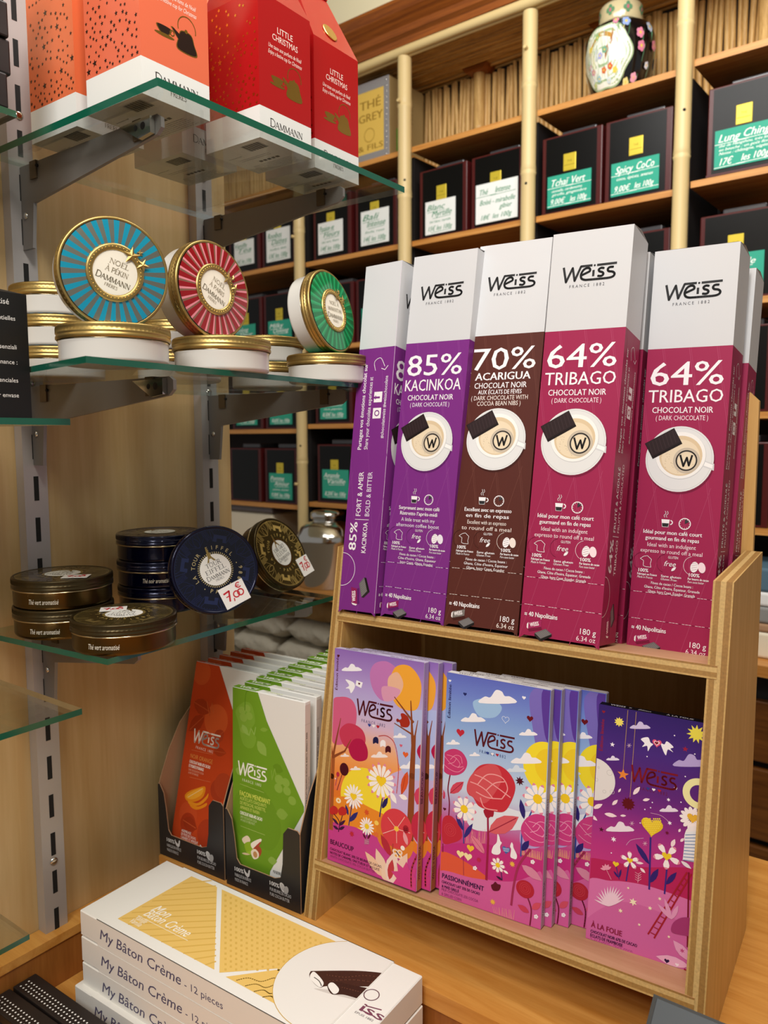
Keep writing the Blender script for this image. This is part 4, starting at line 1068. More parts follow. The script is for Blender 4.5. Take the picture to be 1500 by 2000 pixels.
def choc(A, x, y, s, K, rot=0.0):
    ca, sa = math.cos(rot), math.sin(rot); q = lambda a, b: (x+(a*ca-b*sa)*s, y+(a*sa+b*ca)*s)
    A.poly([q(-1.0, -.1), q(.1, .2), q(.1, .75), q(-1.0, .45)], K['wrap']); A.poly([q(-1.0, -.1), q(-1.0, .45), q(-1.12, .3), q(-1.12, 0)], '#efe9ea')
    A.poly([q(-1, -.12), q(.1, .18), q(.2, .02), q(-.9, -.28)], K['d'])
    A.text('WEISS', *q(-.45, .2), .32*s, '#f4eef0', bold=.02, rot=rot+.27, width=.75*s)
    A.poly([q(-.4, -.35), q(.5, .1), q(1.05, -.25), q(.15, -.75)], '#6b6868'); A.poly([q(-.4, -.35), q(.15, -.75), q(.15, -.98), q(-.4, -.55)], '#2b2626'); A.poly([q(.15, -.75), q(1.05, -.25), q(1.05, -.45), q(.15, -.98)], '#1d1919')
    for i in range(7): A.line([q(-.3+.13*i, -.36+.055*i), q(.2+.11*i, -.68+.06*i)], .03*s, '#8b8787')
def tall_front(A, w, h, K):
    zs = h*SEAM; wt = '#f1edf0'; U = lambda u: u*w; V = lambda v: v*h
    clip = A.clip; A.clip = (0, 0, w, zs)
    for i in range(-3, 6):
        x = i*w*.32
        A.line([(x, 0), (x+w*.55, zs*.55)], .0006, K['l']); A.line([(x+w*.7, zs*.28), (x+w*.18, zs)], .0006, K['l']); A.line([(x+w*.72, zs*.28), (x+w*.2, zs)], .0004, K['l'])
    A.clip = clip
    A.weiss(w*.17, V(.876), w*.66, '#28282a', h=w*.215, subcol='#55555a')
    A.text(K['pc'], U(.49), V(.664), V(.057), wt, bold=.006, width=U(.86))
    bb = K['n'] == 'ACARIGUA'; y = .637 if bb else .622; A.text(K['n'], U(.49), V(y), V(.031 if not bb else .0195), wt, bold=.004 if K['n'] != 'ACARIGUA' else .02, width=U(.88 if K['n'] != 'ACARIGUA' else .76)); y -= .026 if not bb else .0215
    for i, s in enumerate(K['sub']): A.text(s, U(.47), V(y), V(.0145 if i == 0 else .011), wt, bold=.008, width=U(.72 if i == 0 else .6)); y -= .018 if not bb else .0155
    for i, s in enumerate(K['en']): A.text(s, U(.47), V(y), V(.0115), K['acc'], width=U(.62 if len(K['en']) == 1 else (.78 if i == 0 else .6))); y -= .0145
    c = (U(.475), V(.483)); r = w*.405
    A.ell((c[0]+.001, c[1]-.002), r*1.01, r*1.01, K['d'], n=44); A.ell(c, r, r, '#dfe0e0', n=48); A.ring(c, r*.94, r*.96, '#cfd1d2')
    A.poly([(c[0]+r*.6, c[1]-r*.18), (c[0]+r*1.02, c[1]-r*.32), (c[0]+r*1.02, c[1]-r*.12), (c[0]+r*.66, c[1]-.0)], '#cfd0d2'); A.poly([(c[0]+r*.62, c[1]-r*.14), (c[0]+r*.97, c[1]-r*.26), (c[0]+r*.98, c[1]-r*.15), (c[0]+r*.64, c[1]-r*.02)], '#f2f2f1')
    cc = (c[0]+r*.04, c[1]+r*.10); A.ell(cc, r*.74, r*.72, '#c8c9ca', n=40); A.ell((cc[0]-.0003, cc[1]+.0006), r*.73, r*.71, '#f0efec', n=40); A.ell(cc, r*.63, r*.61, '#d9c3a0', n=40); A.ell((cc[0], cc[1]-r*.04), r*.56, r*.53, '#e6d5b8', n=36)
    R = random.Random(4)
    for i in range(46):
        a, q = R.uniform(2.4, 6.0), r*R.uniform(.3, .58); A.ell((cc[0]+q*math.cos(a), cc[1]+q*math.sin(a)*.96), .0003, .0003, '#8c7350', n=6)
    g = (cc[0]+r*.18, cc[1]-r*.14); A.ring(g, r*.26, r*.39, '#c4b7a4'); A.ring(g, r*.275, r*.315, '#1d1a1b')
    A.line([(g[0]-r*.19, g[1]+r*.17), (g[0]-r*.08, g[1]-r*.17), (g[0]+r*.01, g[1]+r*.09), (g[0]+r*.08, g[1]-r*.15), (g[0]+r*.16, g[1]+r*.17)], r*.058, '#1d1a1b')
    k = (c[0]-r*.48, c[1]+r*.50); a = .52; ca, sa = math.cos(a), math.sin(a); q = lambda p, t: (k[0]+(p*ca-t*sa)*r, k[1]+(p*sa+t*ca)*r)
    A.poly([q(-.52, -.30), q(.46, -.30), q(.46, .25), q(-.52, .25)], '#1c1314')
    A.poly([q(-.50, -.22), q(.45, -.22), q(.45, .24), q(-.50, .24)], '#2d2022')
    for i in range(8): A.line([q(-.46+.11*i, -.18), q(-.40+.11*i, .2)], r*.012, '#413234')
    # cup and clock
    x, y = U(.37), V(.325); s = .0092
    A.poly([(x-.5*s, y+.45*s), (x+.5*s, y+.45*s), (x+.38*s, y-.5*s), (x-.38*s, y-.5*s)], wt); A.poly([(x-.42*s, y-.02*s), (x+.42*s, y-.02*s), (x+.34*s, y-.46*s), (x-.34*s, y-.46*s)], '#2b2a2c'); A.ring((x+.6*s, y+.1*s), .18*s, .30*s, wt, n=16, a0=-1.6, a1=1.6)
    for o in (-.12, .14): A.curve([(x+o*s, y+.7*s), (x+(o-.1)*s, y+.95*s), (x+(o+.1)*s, y+1.2*s), (x+o*s, y+1.5*s)], .0007, wt)
    x = U(.60); A.ring((x, y+.05*s), .62*s, .72*s, wt); A.poly([(x, y+.05*s)]+[(x+.55*s*math.cos(t), y+.05*s+.55*s*math.sin(t)) for t in (.5, .8, 1.1, 1.4, 1.57)], '#37373b')
    for i in range(12): t = i*PI/6; A.line([(x+.5*s*math.cos(t), y+.05*s+.5*s*math.sin(t)), (x+.6*s*math.cos(t), y+.05*s+.6*s*math.sin(t))], .0004, wt)
    for i, s_ in enumerate(K['t']): A.text(s_, U(.46), V((.297, .282, .265, .250)[i]), V(.0098), wt if i < 2 else K['acc'], bold=.014 if i < 2 else 0, width=U((.70, .64, .58, .74)[i]) * (1 if K['n'] == 'TRIBAGO' else .92))
    for i, (u, t1, t2, t3) in enumerate(((.17, '100%', 'Fabriqué en France', 'Made in France'), (.46, '', 'Sans gluten', 'Gluten Free'), (.78, '100%', 'Pur beurre de cacao', 'Pure cacao butter'))):
        x, y = U(u), V(.226)
        A.ring((x-.004, y), .0105, .0109, K['d'] if i < 2 else K['acc'], n=16, a0=1.8, a1=4.4)
        if i == 0: A.line([(x-.003, y+.006), (x+.001, y+.007), (x+.006, y+.003), (x+.005, y-.002), (x+.006, y-.006), (x, y-.006), (x-.003, y-.005), (x-.003, y+.001), (x-.007, y+.003), (x-.003, y+.006)], .0005, wt)
        if i == 1: A.text('free', x, y-.003, .006, wt, shear=.3, width=.013); A.text('GLUTEN', x+.003, y+.006, .0028, wt, width=.011); A.leaf((x+.002, y-.008), (x+.007, y-.003), .003, wt)
        if i == 2: A.ell((x-.003, y-.001), .0042, .0062, wt, rot=-.2, n=16); A.ell((x+.005, y-.001), .004, .006, K['acc'], rot=.2, n=16); [A.line([(x-.006, y-.005+j*.0025), (x, y-.003+j*.0025)], .0003, K['c']) for j in range(4)]
        if t1: A.text(t1, x-.008, V(.200), V(.0085), wt, bold=.02, align='l')
        A.text(t2, x-.009, V(.192), V(.0055), wt, bold=.02, align='l', width=U(.24)); A.text(t3, x-.009, V(.1845), V(.0055), wt, shear=.2, align='l', width=U(.19))
    for i, s_ in enumerate(K['bean']): A.text(s_, U(.5), V(.172-.0105*i), V(.0065), wt, bold=.006, width=U((.56, .60, .52)[i] if K['n'] != 'TRIBAGO' else (.5, .66, .56)[i]))
    for v in (.150, .083):
        for i in range(26): A.line([(w*i/26, V(v)), (w*(i+.8)/26, V(v))], .00045, K['acc'] if i % 4 else K['d']); A.l -= A.step
    A.text('≈ 40 Napolitains', U(.05), V(.055), V(.0115), wt, bold=.014, align='l', width=U(.42)); choc(A, U(.26), V(.027), w*.15, K)
    A.text('180 g', U(.95), V(.030), V(.0135), wt, align='r', width=U(.19)); A.text('6.34 oz', U(.95), V(.014), V(.0115), K['acc'], align='r', width=U(.23))
def tall_side(A, w, h, K):
    wt = '#f1edf0'; V = lambda v: v*h; U = lambda u: u*w
    clip = A.clip; A.clip = (0, 0, w, h*SEAM)
    for i in range(-2, 5):
        x = i*w*.5; A.line([(x, 0), (x+w*.6, h*.4)], .0005, K['l']); A.line([(x+w*.8, h*.2), (x+w*.1, h*SEAM)], .0005, K['l'])
    A.clip = clip
    rot = PI/2; ln = lambda s, u, v0, v1, hh, b=0.0, c=wt: A.text(s, U(u), V((v0+v1)/2), w*hh, c, bold=b, rot=rot, width=V(v1-v0))
    ln('Partagez vos émotions chocolat sur', .27, .464, .712, .10, .012); ln('Share your chocolate experiences at', .45, .464, .672, .10)
    ln('#chocolatweiss #weisschocolate', .86, .495, .672, .085)
    A.rect(U(.52), V(.598), U(.74), V(.628), wt); A.text('f', U(.68), V(.613), w*.2, K['c'], bold=.03, rot=rot)
    A.rect(U(.52), V(.552), U(.74), V(.582), wt); A.ring((U(.63), V(.567)), w*.045, w*.07, K['c'], n=16)
    A.curve([(U(.50), V(.69)), (U(.46), V(.715)), (U(.62), V(.725)), (U(.75), V(.70))], .0008, wt); A.line([(U(.66), V(.695)), (U(.76), V(.69)), (U(.84), V(.702))], .0008, wt)
    ln(K['tag'][0], .40, .275, .40 if K['n'] != 'TRIBAGO' else .43, .13, .006); ln(K['tag'][1], .64, .275, .40 if K['n'] != 'TRIBAGO' else .44, .12, 0, K['acc'])
    A.line([(U(.26), V(.265)), (U(.64), V(.265))], .0006, wt); ln(K['pc'], .34, .178, .257, .2, .02); ln(K['n'], .62, .172, .257, .12, .008)
    A.ring((0, V(.122)), w*.36, w*.372, K['acc'], n=20, a0=-PI/2, a1=PI/2); choc(A, U(.52), V(.066), w*.3, K, rot=rot-.15)
def tall_box(M, w, h, d, k, label, swap=False):
    K = KIND[k]; t = thing('chocolate_box', label, 'chocolate box', M, 'tall boxes of small chocolates on the stand')
    b = MB(); zs = h*SEAM
    b.box((0, 0, .004), (w, d, zs), 'print', lin(K['c'])); b.box((0, 0, zs), (w, d, h), 'print', lin('#cdced1'))
    for x0, x1 in ((.0, .006), (w-.006, w)): b.add([(x0, 0, .004), (x1, 0, .004), (x1 if x0 else x0, 0, -.0003)], [(0, 1, 2)], 'print', lin(K['c']))
    b.add([(0, 0, h), (w, 0, h), (w, d*.5, h+.0045), (0, d*.5, h+.0045), (w, d, h), (0, d, h)], [(0, 1, 2, 3), (3, 2, 4, 5)], 'print', lin('#cdced1'))
    (tall_side if swap else tall_front)(Art(b, front(0), (0, 0, w, h)), w, h, K)
    (tall_front if swap else tall_side)(Art(b, lambda a, z, l: (w+l, a, z), (0, 0, d, h)), d, h, K)
    # fold lines at the corners
    A = Art(b, front(0)); A.line([(w-.0007, .004), (w-.0007, h)], .0005, '#d9c9da', cap=False) if swap else None
    b.build('carton_body', t)
    f = MB(); f.add([(.002, .001, h+.0006), (w-.002, .001, h+.0006), (w-.002, d*.5, h+.0052), (.002, d*.5, h+.0052)], [(0, 1, 2, 3)], 'print', lin('#d5cdd2')); f.add([(.002, .0012, h+.0002), (w-.002, .0012, h+.0002), (w-.002, d*.5, h+.0047), (.002, d*.5, h+.0047)], [(3, 2, 1, 0)], 'print', lin('#b79aa8'))
    f.build('closing_flap', t)
    return t
ZB = .8805+ZU
tall_box(pose(.2663, .7747, ZB, .0069, .1686, -.0209), .0591, .4634, .0925, 'p', 'purple and white tall box turned sideways, leftmost on the upper tier', swap=True)
tall_box(pose(.3265, .7865, ZB, .0328, .1673, .0057), .0928, .4685, .060, 'p', 'purple and white tall box showing a coffee cup and a large 85%')
tall_box(pose(.4207, .7883, ZB, .0973, .2077, .0021), .094, .4775, .060, 'b', 'brown and white tall box with a coffee cup and a large 70%')
tall_box(pose(.5183, .7937, ZB, .0621, .1576, .0127), .0927, .4677, .060, 'm', 'magenta tall box with a large 64%, right beside the brown one')
tall_box(pose(.6093, .8908, 1.2538, .0305, .1108, .0123), .0928, .468, .060, 'm', 'magenta tall box with a large 64%, set back at the right side panel')
tall_box(pose(.5110, .8875, 1.2556, .0305, .1108, .0123), .0928, .468, .060, 'm', 'magenta tall box mostly hidden, a white sliver between the two front magenta boxes')
tall_box(pose(.6110, .9530, 1.2430, .0305, .1500, .0123), .0928, .466, .0555, 'm', 'magenta tall box at the back, behind the rightmost one against the board')

# ---------------------------------------------------------------- limited edition tablets on the lower tier
def tablet(M, w, h, t_, face_cols, art, label, name='chocolate_tablet', group='chocolate tablets in the lower tier', top=None, side=None, edge='#cfc6d8'):
    t = thing(name, label, 'chocolate tablet', M, group)
    b = MB(); b.rbox((0, .0002, 0), (w, t_, h), .0008, 'print', lin(edge), seg=1)
    if art: art(b, w, h)
    if top:
        A = Art(b, lambda a, c, l: (a, c, h+l)); top(A, w, t_)
    if side:
        A = Art(b, lambda a, z, l: (w+l, a, z)); side(A, t_, h)
    b.build('sleeve', t); return t
WEI = '#551220'
def trio(A, x, y, s, d):
    for i, c in enumerate(('#2b3f8f', '#f3eef2', '#b5202f')): A.heart((x+i*d, y+i*d*.18), s, c)
def rose(A, c, r, col, ln, n=3):
    x, y = c
    A.smooth([(x-r*.95, y-r*.1), (x-r*.6, y-r*.75), (x, y-r*.98), (x+r*.62, y-r*.72), (x+r*.98, y), (x+r*.72, y+r*.68), (x+r*.05, y+r*.95), (x-r*.65, y+r*.72)], col)
    for q in ([(-.7, -.5), (-.2, .1), (.3, .35), (.7, .3)], [(-.5, -.55), (.1, -.35), (.45, .1), (.3, .4)], [(-.75, .1), (-.3, .5), (.3, .7), (.75, .4)], [(-.25, -.2), (.1, -.5), (.5, -.4), (.62, .1)], [(-.4, .1), (0, .0), (.2, -.3)]):
        A.curve([(x+a*r, y+b*r) for a, b in q], r*.035, ln)
Q1 = [(178, 85), (745, 180), (695, 1640), (128, 1430)]
def art_beaucoup(b, w, h):
    A = Art(b, front(0), (.0008, .0008, w-.0008, h-.0008), quad=Q1, wh=(w, h))
    TL, TR, BR, BL = Q1
    A.grad(BL, BR, TR, TL, ['#b8418e', '#c2459a', '#c94aa0', '#d9527e', '#e5714a', '#ec8a3c', '#f0a05a', '#eab08c', '#d5b6cf', '#bcb4e0', '#b3a0d8', '#a284c8', '#8f6ab8'])
    A.smooth([(520, 900), (640, 850), (760, 830), (745, 1250), (690, 1400), (560, 1200), (500, 1000)], '#c9b3dd'); A.smooth([(560, 560), (760, 500), (750, 900), (600, 860)], '#b3bfe8')
    A.smooth([(130, 1000), (260, 1010), (420, 1100), (560, 1200), (700, 1330), (690, 1460), (400, 1330), (128, 1210)], '#e57a2c'); A.smooth([(128, 1190), (250, 1205), (450, 1290), (700, 1400), (700, 1640), (128, 1440)], '#c73f8e')
    A.ell((370, 1050), 165, 165, '#f6dd3a', n=40)
    A.smooth([(128, 1060), (250, 1030), (400, 1100), (560, 1190), (560, 1300), (330, 1230), (128, 1180)], '#ea8c2c')
    A.smooth([(128, 1210), (230, 1210), (330, 1240), (480, 1310), (690, 1440), (700, 1640), (128, 1440)], '#c8418f'); A.smooth([(460, 1160), (640, 1190), (680, 1330), (640, 1430), (520, 1390), (450, 1300)], '#e0822e')
    # clouds
    A.cloud((285, 230), 120); A.cloud((590, 655), 80); A.cloud((660, 850), 130); A.cloud((460, 780), 100, '#f7ecea'); A.cloud((240, 775), 55, '#f7ecea'); A.cloud((308, 860), 65, '#f7ecea')
    A.text('Édition limitée', 198, 240, 18, WEI, bold=.03, rot=PI/2, width=190); A.heart((200, 135), 9, WEI)
    # trees
    A.smooth([(400, 250), (430, 185), (500, 170), (560, 205), (600, 260), (610, 340), (560, 400), (480, 420), (420, 350)], '#c178b8'); A.smooth([(560, 210), (650, 200), (720, 290), (722, 400), (690, 480), (600, 470), (550, 420), (520, 330)], '#f0a838')
    A.smooth([(520, 270), (575, 240), (612, 310), (590, 380), (540, 400), (515, 340)], '#e8b79a'); A.smooth([(480, 330), (590, 350), (560, 410), (490, 420)], '#d99ab8')
    A.line([(655, 1310), (668, 900), (680, 640)], 42, '#8b4726', w2=24); A.line([(672, 700), (660, 420)], 18, '#8b4726', w2=6); A.line([(678, 560), (555, 395)], 14, '#8b4726', w2=5); A.line([(678, 640), (555, 562)], 10, '#8b4726', w2=5); A.line([(684, 660), (705, 545)], 10, '#8b4726', w2=4)
    A.smooth([(160, 430), (215, 395), (280, 410), (312, 470), (312, 560), (280, 650), (210, 700), (155, 660)], '#d35f86'); A.smooth([(205, 620), (245, 568), (300, 570), (355, 610), (372, 680), (330, 730), (240, 710)], '#c73a58'); A.smooth([(265, 720), (300, 665), (355, 670), (385, 730), (380, 790), (330, 805), (285, 780)], '#b3174a')
    A.line([(145, 1240), (158, 900), (168, 760)], 40, '#a2572b', w2=22); A.line([(165, 770), (215, 530)], 16, '#8b4726', w2=4); A.line([(160, 780), (240, 740), (280, 665)], 16, '#8b4726', w2=4); A.line([(160, 760), (150, 640)], 10, '#8b4726', w2=4)
    # dove with letter
    A.smooth([(245, 285), (290, 300), (305, 320), (300, 345), (280, 372), (268, 345), (246, 340), (268, 322)], '#f6f5fa'); A.poly([(315, 290), (355, 305), (345, 340), (308, 322)], '#f6f5fa'); A.heart((332, 312), 7, WEI)
    A.smooth([(575, 545), (600, 535), (596, 505), (612, 500), (640, 520), (655, 560), (640, 588), (600, 585), (590, 560)], '#a52c1c'); A.ell((577, 545), 9, 9, '#8b1f14')
    x0 = A.m((318, 505)); A.weiss(x0[0], x0[1], w*.40, WEI, h=w*.165, subcol='#3a3a6e'); trio(A, 397, 575, 10, 27)
    # bellflowers
    A.curve([(570, 1010), (582, 850), (560, 700), (510, 645), (455, 645)], 5, '#cc5a5a')
    for x, y, c in ((437, 675, '#1d1a4a'), (483, 695, '#f6f1f6'), (516, 732, '#4a0f1f')): A.smooth([(x-16, y-14), (x, y-26), (x+16, y-14), (x+16, y+18), (x, y+12), (x-16, y+18)], c)
    A.heart((598, 705), 9, '#d8607a'); A.heart((627, 762), 17, '#e2622c')
    A.line([(190, 990), (235, 850)], 4, '#5b1030'); A.line([(180, 960), (195, 890)], 3, '#8c2a6a'); A.ell((236, 856), 30, 34, '#4a0c1c'); A.ell((196, 888), 11, 13, '#b82a48'); A.ell((180, 915), 4, 4, '#f3d7e4')
    # daisies and flowers
    A.leaf((640, 870), (600, 1020), 40, '#d8542c'); A.line([(600, 1020), (625, 900)], 3, '#a83a1c')
    A.line([(462, 1160), (480, 1040)], 7, '#26306e'); A.leaf((478, 1105), (515, 1035), 26, '#26225e'); A.line([(265, 1215), (285, 1080)], 6, '#26306e'); A.leaf((268, 1190), (325, 1128), 26, '#2c2a72'); A.leaf((262, 1150), (245, 1080), 18, '#2c2a72')
    A.daisy((472, 930), 96, 14, heart=True); A.daisy((296, 1030), 66, 16, tip=None, heart=True); A.leaf((530, 1000), (570, 1075), 30, '#fbf4f2'); A.leaf((640, 1045), (585, 1020), 26, '#fbf4f2')
    A.line([(380, 1290), (382, 1235)], 5, '#26306e'); A.daisy((381, 1220), 48, 15, tip=None); A.leaf((375, 1300), (355, 1265), 12, '#5b1030'); A.leaf((385, 1300), (405, 1268), 12, '#5b1030'); A.rect(365, 1300, 395, 1335, '#b36a8c'); A.line([(368, 1312), (395, 1318)], 3, '#c98aa6'); A.line([(368, 1324), (393, 1330)], 3, '#c98aa6')
    A.ell((200, 1055), 17, 14, '#f8e7c2'); A.ell((200, 1055), 7, 6, '#e8a040'); A.ell((443, 1198), 14, 12, '#f8d060')
    for x, y in ((170, 1120), (225, 1125)): A.smooth([(x-26, y-10), (x, y-32), (x+26, y-10), (x+20, y+20), (x-18, y+22)], '#c02a2a')
    for q in ([(200, 1255), (205, 1190), (170, 1140)], [(205, 1220), (225, 1150)]): A.curve(q, 5, '#4a1230')
    for a_, b_ in (((200, 1210), (160, 1165)), ((205, 1215), (245, 1180)), ((200, 1240), (165, 1215)), ((203, 1240), (240, 1222))): A.leaf(a_, b_, 16, '#3d1440')
    for x, y, r, c in ((380, 1130, 18, '#d8542c'), (285, 1268, 17, '#c0283c'), (440, 1272, 18, '#e2703a')): A.star((x, y), r, c, n=7, inner=.55)
    A.ell((570, 1235), 98, 100, '#d8404a', n=40)
    for i in range(5): a = .3+i*2*PI/5; A.line([(570, 1235), (570+92*math.cos(a), 1235+92*math.sin(a))], 3.5, '#f0b8b0')
    A.ell((570, 1235), 15, 13, '#f6c54a'); A.ell((630, 1238), 18, 20, '#a31f30'); [A.ell((630+dx, 1238+dy), 3, 3, '#3c0a14', n=8) for dx, dy in ((-6, -6), (6, -5), (0, 6), (-8, 5), (8, 6))]
    A.line([(540, 1420), (548, 1330)], 7, '#b04038'); A.leaf((535, 1410), (470, 1270), 44, '#b52a3c'); A.leaf((700, 1080), (735, 960), 60, '#cf3f62'); A.ell((735, 1230), 66, 86, '#c22a48'); A.smooth([(720, 790), (700, 740), (720, 700), (750, 700), (750, 810)], '#b3174a')
    A.leaf((510, 1580), (440, 1360), 66, '#f0cdb4'); A.leaf((480, 1540), (370, 1380), 52, '#efc4a4'); A.leaf((530, 1600), (560, 1380), 90, '#f0d3c8'); A.leaf((560, 1580), (640, 1390), 60, '#efc9b6'); A.leaf((525, 1560), (545, 1430), 40, '#c23a44')
    A.star((630, 1560), 92, '#d23f86', n=9, inner=.62); A.curve([(665, 1610), (670, 1480), (735, 1340)], 9, '#a8323c'); A.leaf((640, 1340), (615, 1250), 26, '#e8a0a8')
    for dx, dy in ((-16, -12), (14, -6), (-10, 14), (12, 18)): A.ell((578+dx, 1392+dy), 17, 13, '#f4d9c6', n=14); A.ell((578+dx, 1392+dy), 8, 6, '#e8a03c', n=10)
    A.line([(568, 1378), (588, 1408)], 6, '#3d2440'); A.ell((610, 1358), 13, 12, '#f8efe6')
    D = '#4a1038'
    A.text('BEAUCOUP', 148, 1330, 30, D, bold=.02, align='l', width=158, rot=.0)
    A.text('CHOCOLAT BLANC 30% DE BEURRE DE CACAO,', 146, 1368, 15, D, bold=.02, align='l', width=345); A.text('NOTES DE CARAMEL ONCTUEUX ET BISCUITÉ', 146, 1392, 15, D, bold=.02, align='l', width=330); A.text('WHITE CHOCOLATE 30% COCOA BUTTER', 146, 1414, 15, '#8a3a6a', align='l', width=300)
def art_beau_side(A, t_, h):
    A.grad((.0006, .0006), (t_-.0006, .0006), (t_-.0006, h-.0006), (.0006, h-.0006), ['#b06a3c', '#b8724a', '#a35a6a', '#9a6a90', '#a98fc0', '#a892cc'])
    A.text('BEAUCOUP', t_*.66, h*.45, t_*.42, '#4a1630', bold=.02, rot=PI/2, width=h*.14); A.text('WEISS × EMMA', t_*.66, h*.12, t_*.42, '#4a1630', bold=.01, rot=PI/2, width=h*.15); A.text('CHOCOLAT BLANC 30% DE BEURRE DE CACAO', t_*.6, h*.78, t_*.22, '#6a4a7a', rot=PI/2, width=h*.2)
def art_top(col, txt, ink='#3c2a3a'):
    def f(A, w, t_):
        A.rect(.0006, .0006, w-.0006, t_-.0006, col); A.text('WEISS  ×', w*.1, t_*.3, t_*.42, ink, align='l', bold=.01, width=w*.2); A.text('Édition', w*.42, t_*.3, t_*.35, ink, shear=.4, width=w*.12); A.text(txt, w*.74, t_*.3, t_*.34, ink, bold=.01, width=w*.24)
    return f
Q2 = [(118, 85), (845, 210), (770, 1880), (62, 1635)]
def art_passion(b, w, h):
    A = Art(b, front(0), (.0008, .0008, w-.0008, h-.0008), quad=Q2, wh=(w, h)); TL, TR, BR, BL = Q2
    A.grad(BL, BR, TR, TL, ['#d0569a', '#d0569a', '#cc4f94', '#c43f86', '#c54a8c', '#b98fc4', '#c9d6ec', '#bcd0ec', '#a9c4ea', '#93b4e4', '#7f9edc', '#6f84d2', '#5f6cc4'])
    A.smooth([(700, 230), (860, 210), (850, 640), (770, 700), (720, 500)], '#7a6cc0'); A.smooth([(780, 230), (860, 220), (850, 560), (800, 520)], '#5a3a9a'); A.smooth([(300, 290), (420, 270), (500, 330), (450, 400), (340, 390)], '#9dc2ea')
    A.smooth([(250, 1030), (420, 1000), (640, 1060), (780, 1050), (760, 1160), (560, 1190), (300, 1180)], '#e3e9f4')
    A.smooth([(640, 1180), (780, 1150), (770, 1300), (640, 1300)], '#b9a0d8')
    # ground
    A.smooth([(70, 1310), (240, 1275), (420, 1290), (640, 1360), (790, 1400), (780, 1560), (500, 1545), (260, 1500), (66, 1450)], '#c22f7e'); A.smooth([(68, 1340), (200, 1380), (400, 1520), (300, 1540), (66, 1480)], '#e05a3c'); A.smooth([(64, 1470), (300, 1520), (560, 1545), (700, 1510), (780, 1500), (772, 1880), (62, 1640)], '#d35f9f')
    for i in range(14): x = 250+i*10; A.line([(x, 1280), (x+rnd.uniform(-14, 14), 1200-abs(i-7)*4)], 3, '#f0b090', w2=1)
    for i in range(20): x = 640+i*7; A.line([(x, 1360+i*2), (x+rnd.uniform(-8, 8), 1310+i*1.5)], 3, '#f2c07a', w2=1)
    # sun, clouds
    A.ell((800, 750), 145, 165, '#f5e033', n=44); A.ell((825, 740), 90, 110, '#f0d02c')
    for c, s_ in (((470, 300), 250), ((300, 430), 160), ((685, 525), 120), ((160, 590), 90), ((310, 670), 70), ((670, 720), 200)): A.cloud(c, s_)
    A.cloud((600, 780), 130, '#d7e4f4')
    A.text('Édition limitée', 145, 290, 20, '#2a1c50', bold=.03, rot=PI/2, width=230); A.heart((138, 145), 10, '#eef0fa')
    for x, y, r, c in ((243, 238, 13, '#1f2460'), (655, 262, 13, '#f2f2fa'), (697, 408, 22, '#6a0f1c'), (211, 507, 30, '#c0283c'), (102, 1040, 12, '#5a0f20')): A.heart((x, y), r, c)
    A.heart((526, 415), 25, '#eef2fb', outline=.0004)
    x0 = A.m((308, 592)); A.weiss(x0[0], x0[1], w*.385, WEI, h=w*.165, subcol='#33407c'); trio(A, 400, 650, 11, 34)
    A.star((625, 845), 32, '#4a0c20', n=8, inner=.5)
    # left roses
    A.curve([(140, 800), (125, 900), (135, 1000), (128, 1120)], 9, '#7a1630'); rose(A, (165, 715), 96, '#c83a72', '#ef9ab4'); A.leaf((140, 930), (235, 850), 60, '#d2485e', '#8a1c34'); A.leaf((100, 970), (62, 880), 50, '#cc3f62', '#8a1c34')
    A.smooth([(90, 1110), (150, 1090), (210, 1170), (220, 1240), (160, 1275), (90, 1270)], '#c02a3c'); [A.ring((140, 1185), 14*k, 14*k+2, '#d2505a', n=24) for k in (1, 2, 3)]; A.line([(90, 1280), (90, 1340)], 6, '#7a1630')
    # big rose
    A.line([(392, 1535), (405, 1250), (402, 1070)], 17, '#9a1c44', w2=13); A.smooth([(375, 1045), (440, 1040), (440, 1090), (420, 1095), (405, 1105), (385, 1090)], '#a31c34')
    A.smooth([(255, 900), (270, 840), (330, 750), (400, 725), (490, 740), (560, 800), (595, 890), (560, 1000), (510, 1060), (420, 1050), (340, 1020), (300, 960), (270, 940)], '#c9303f'); A.smooth([(255, 900), (290, 800), (400, 730), (470, 745), (500, 830), (450, 930), (380, 1000), (300, 960)], '#d4545c')
    for q in ([(310, 800), (380, 830), (480, 900), (560, 960)], [(330, 870), (400, 800), (500, 820), (540, 900), (500, 970)], [(320, 920), (400, 960), (500, 970)], [(350, 960), (380, 1030), (470, 1050)], [(390, 910), (450, 860), (520, 850)], [(280, 850), (330, 870), (390, 910), (440, 970)]): A.curve(q, 7, '#f0a2a4')
    A.leaf((410, 1200), (618, 1095), 105, '#d9606a', '#9c2440')
    # daisies
    A.line([(235, 1280), (232, 1070)], 8, '#2c4a94'); A.leaf((232, 1190), (180, 1080), 32, '#33287a'); A.leaf((238, 1240), (298, 1140), 32, '#33287a'); A.daisy((238, 1040), 92, 9)
    A.line([(632, 1370), (640, 1200), (735, 1000)], 9, '#3a4fa0'); A.leaf((655, 1110), (630, 970), 38, '#2c2270'); A.daisy((750, 970), 104, 10); A.leaf((780, 1010), (810, 1040), 24, '#fbf4f2')
    rose(A, (745, 1190), 118, '#cc3f84', '#f0a0c4'); A.leaf((640, 1330), (690, 1260), 40, '#2c2270')
    A.curve([(565, 1710), (585, 1560), (620, 1430), (700, 1320)], 15, '#a33058')
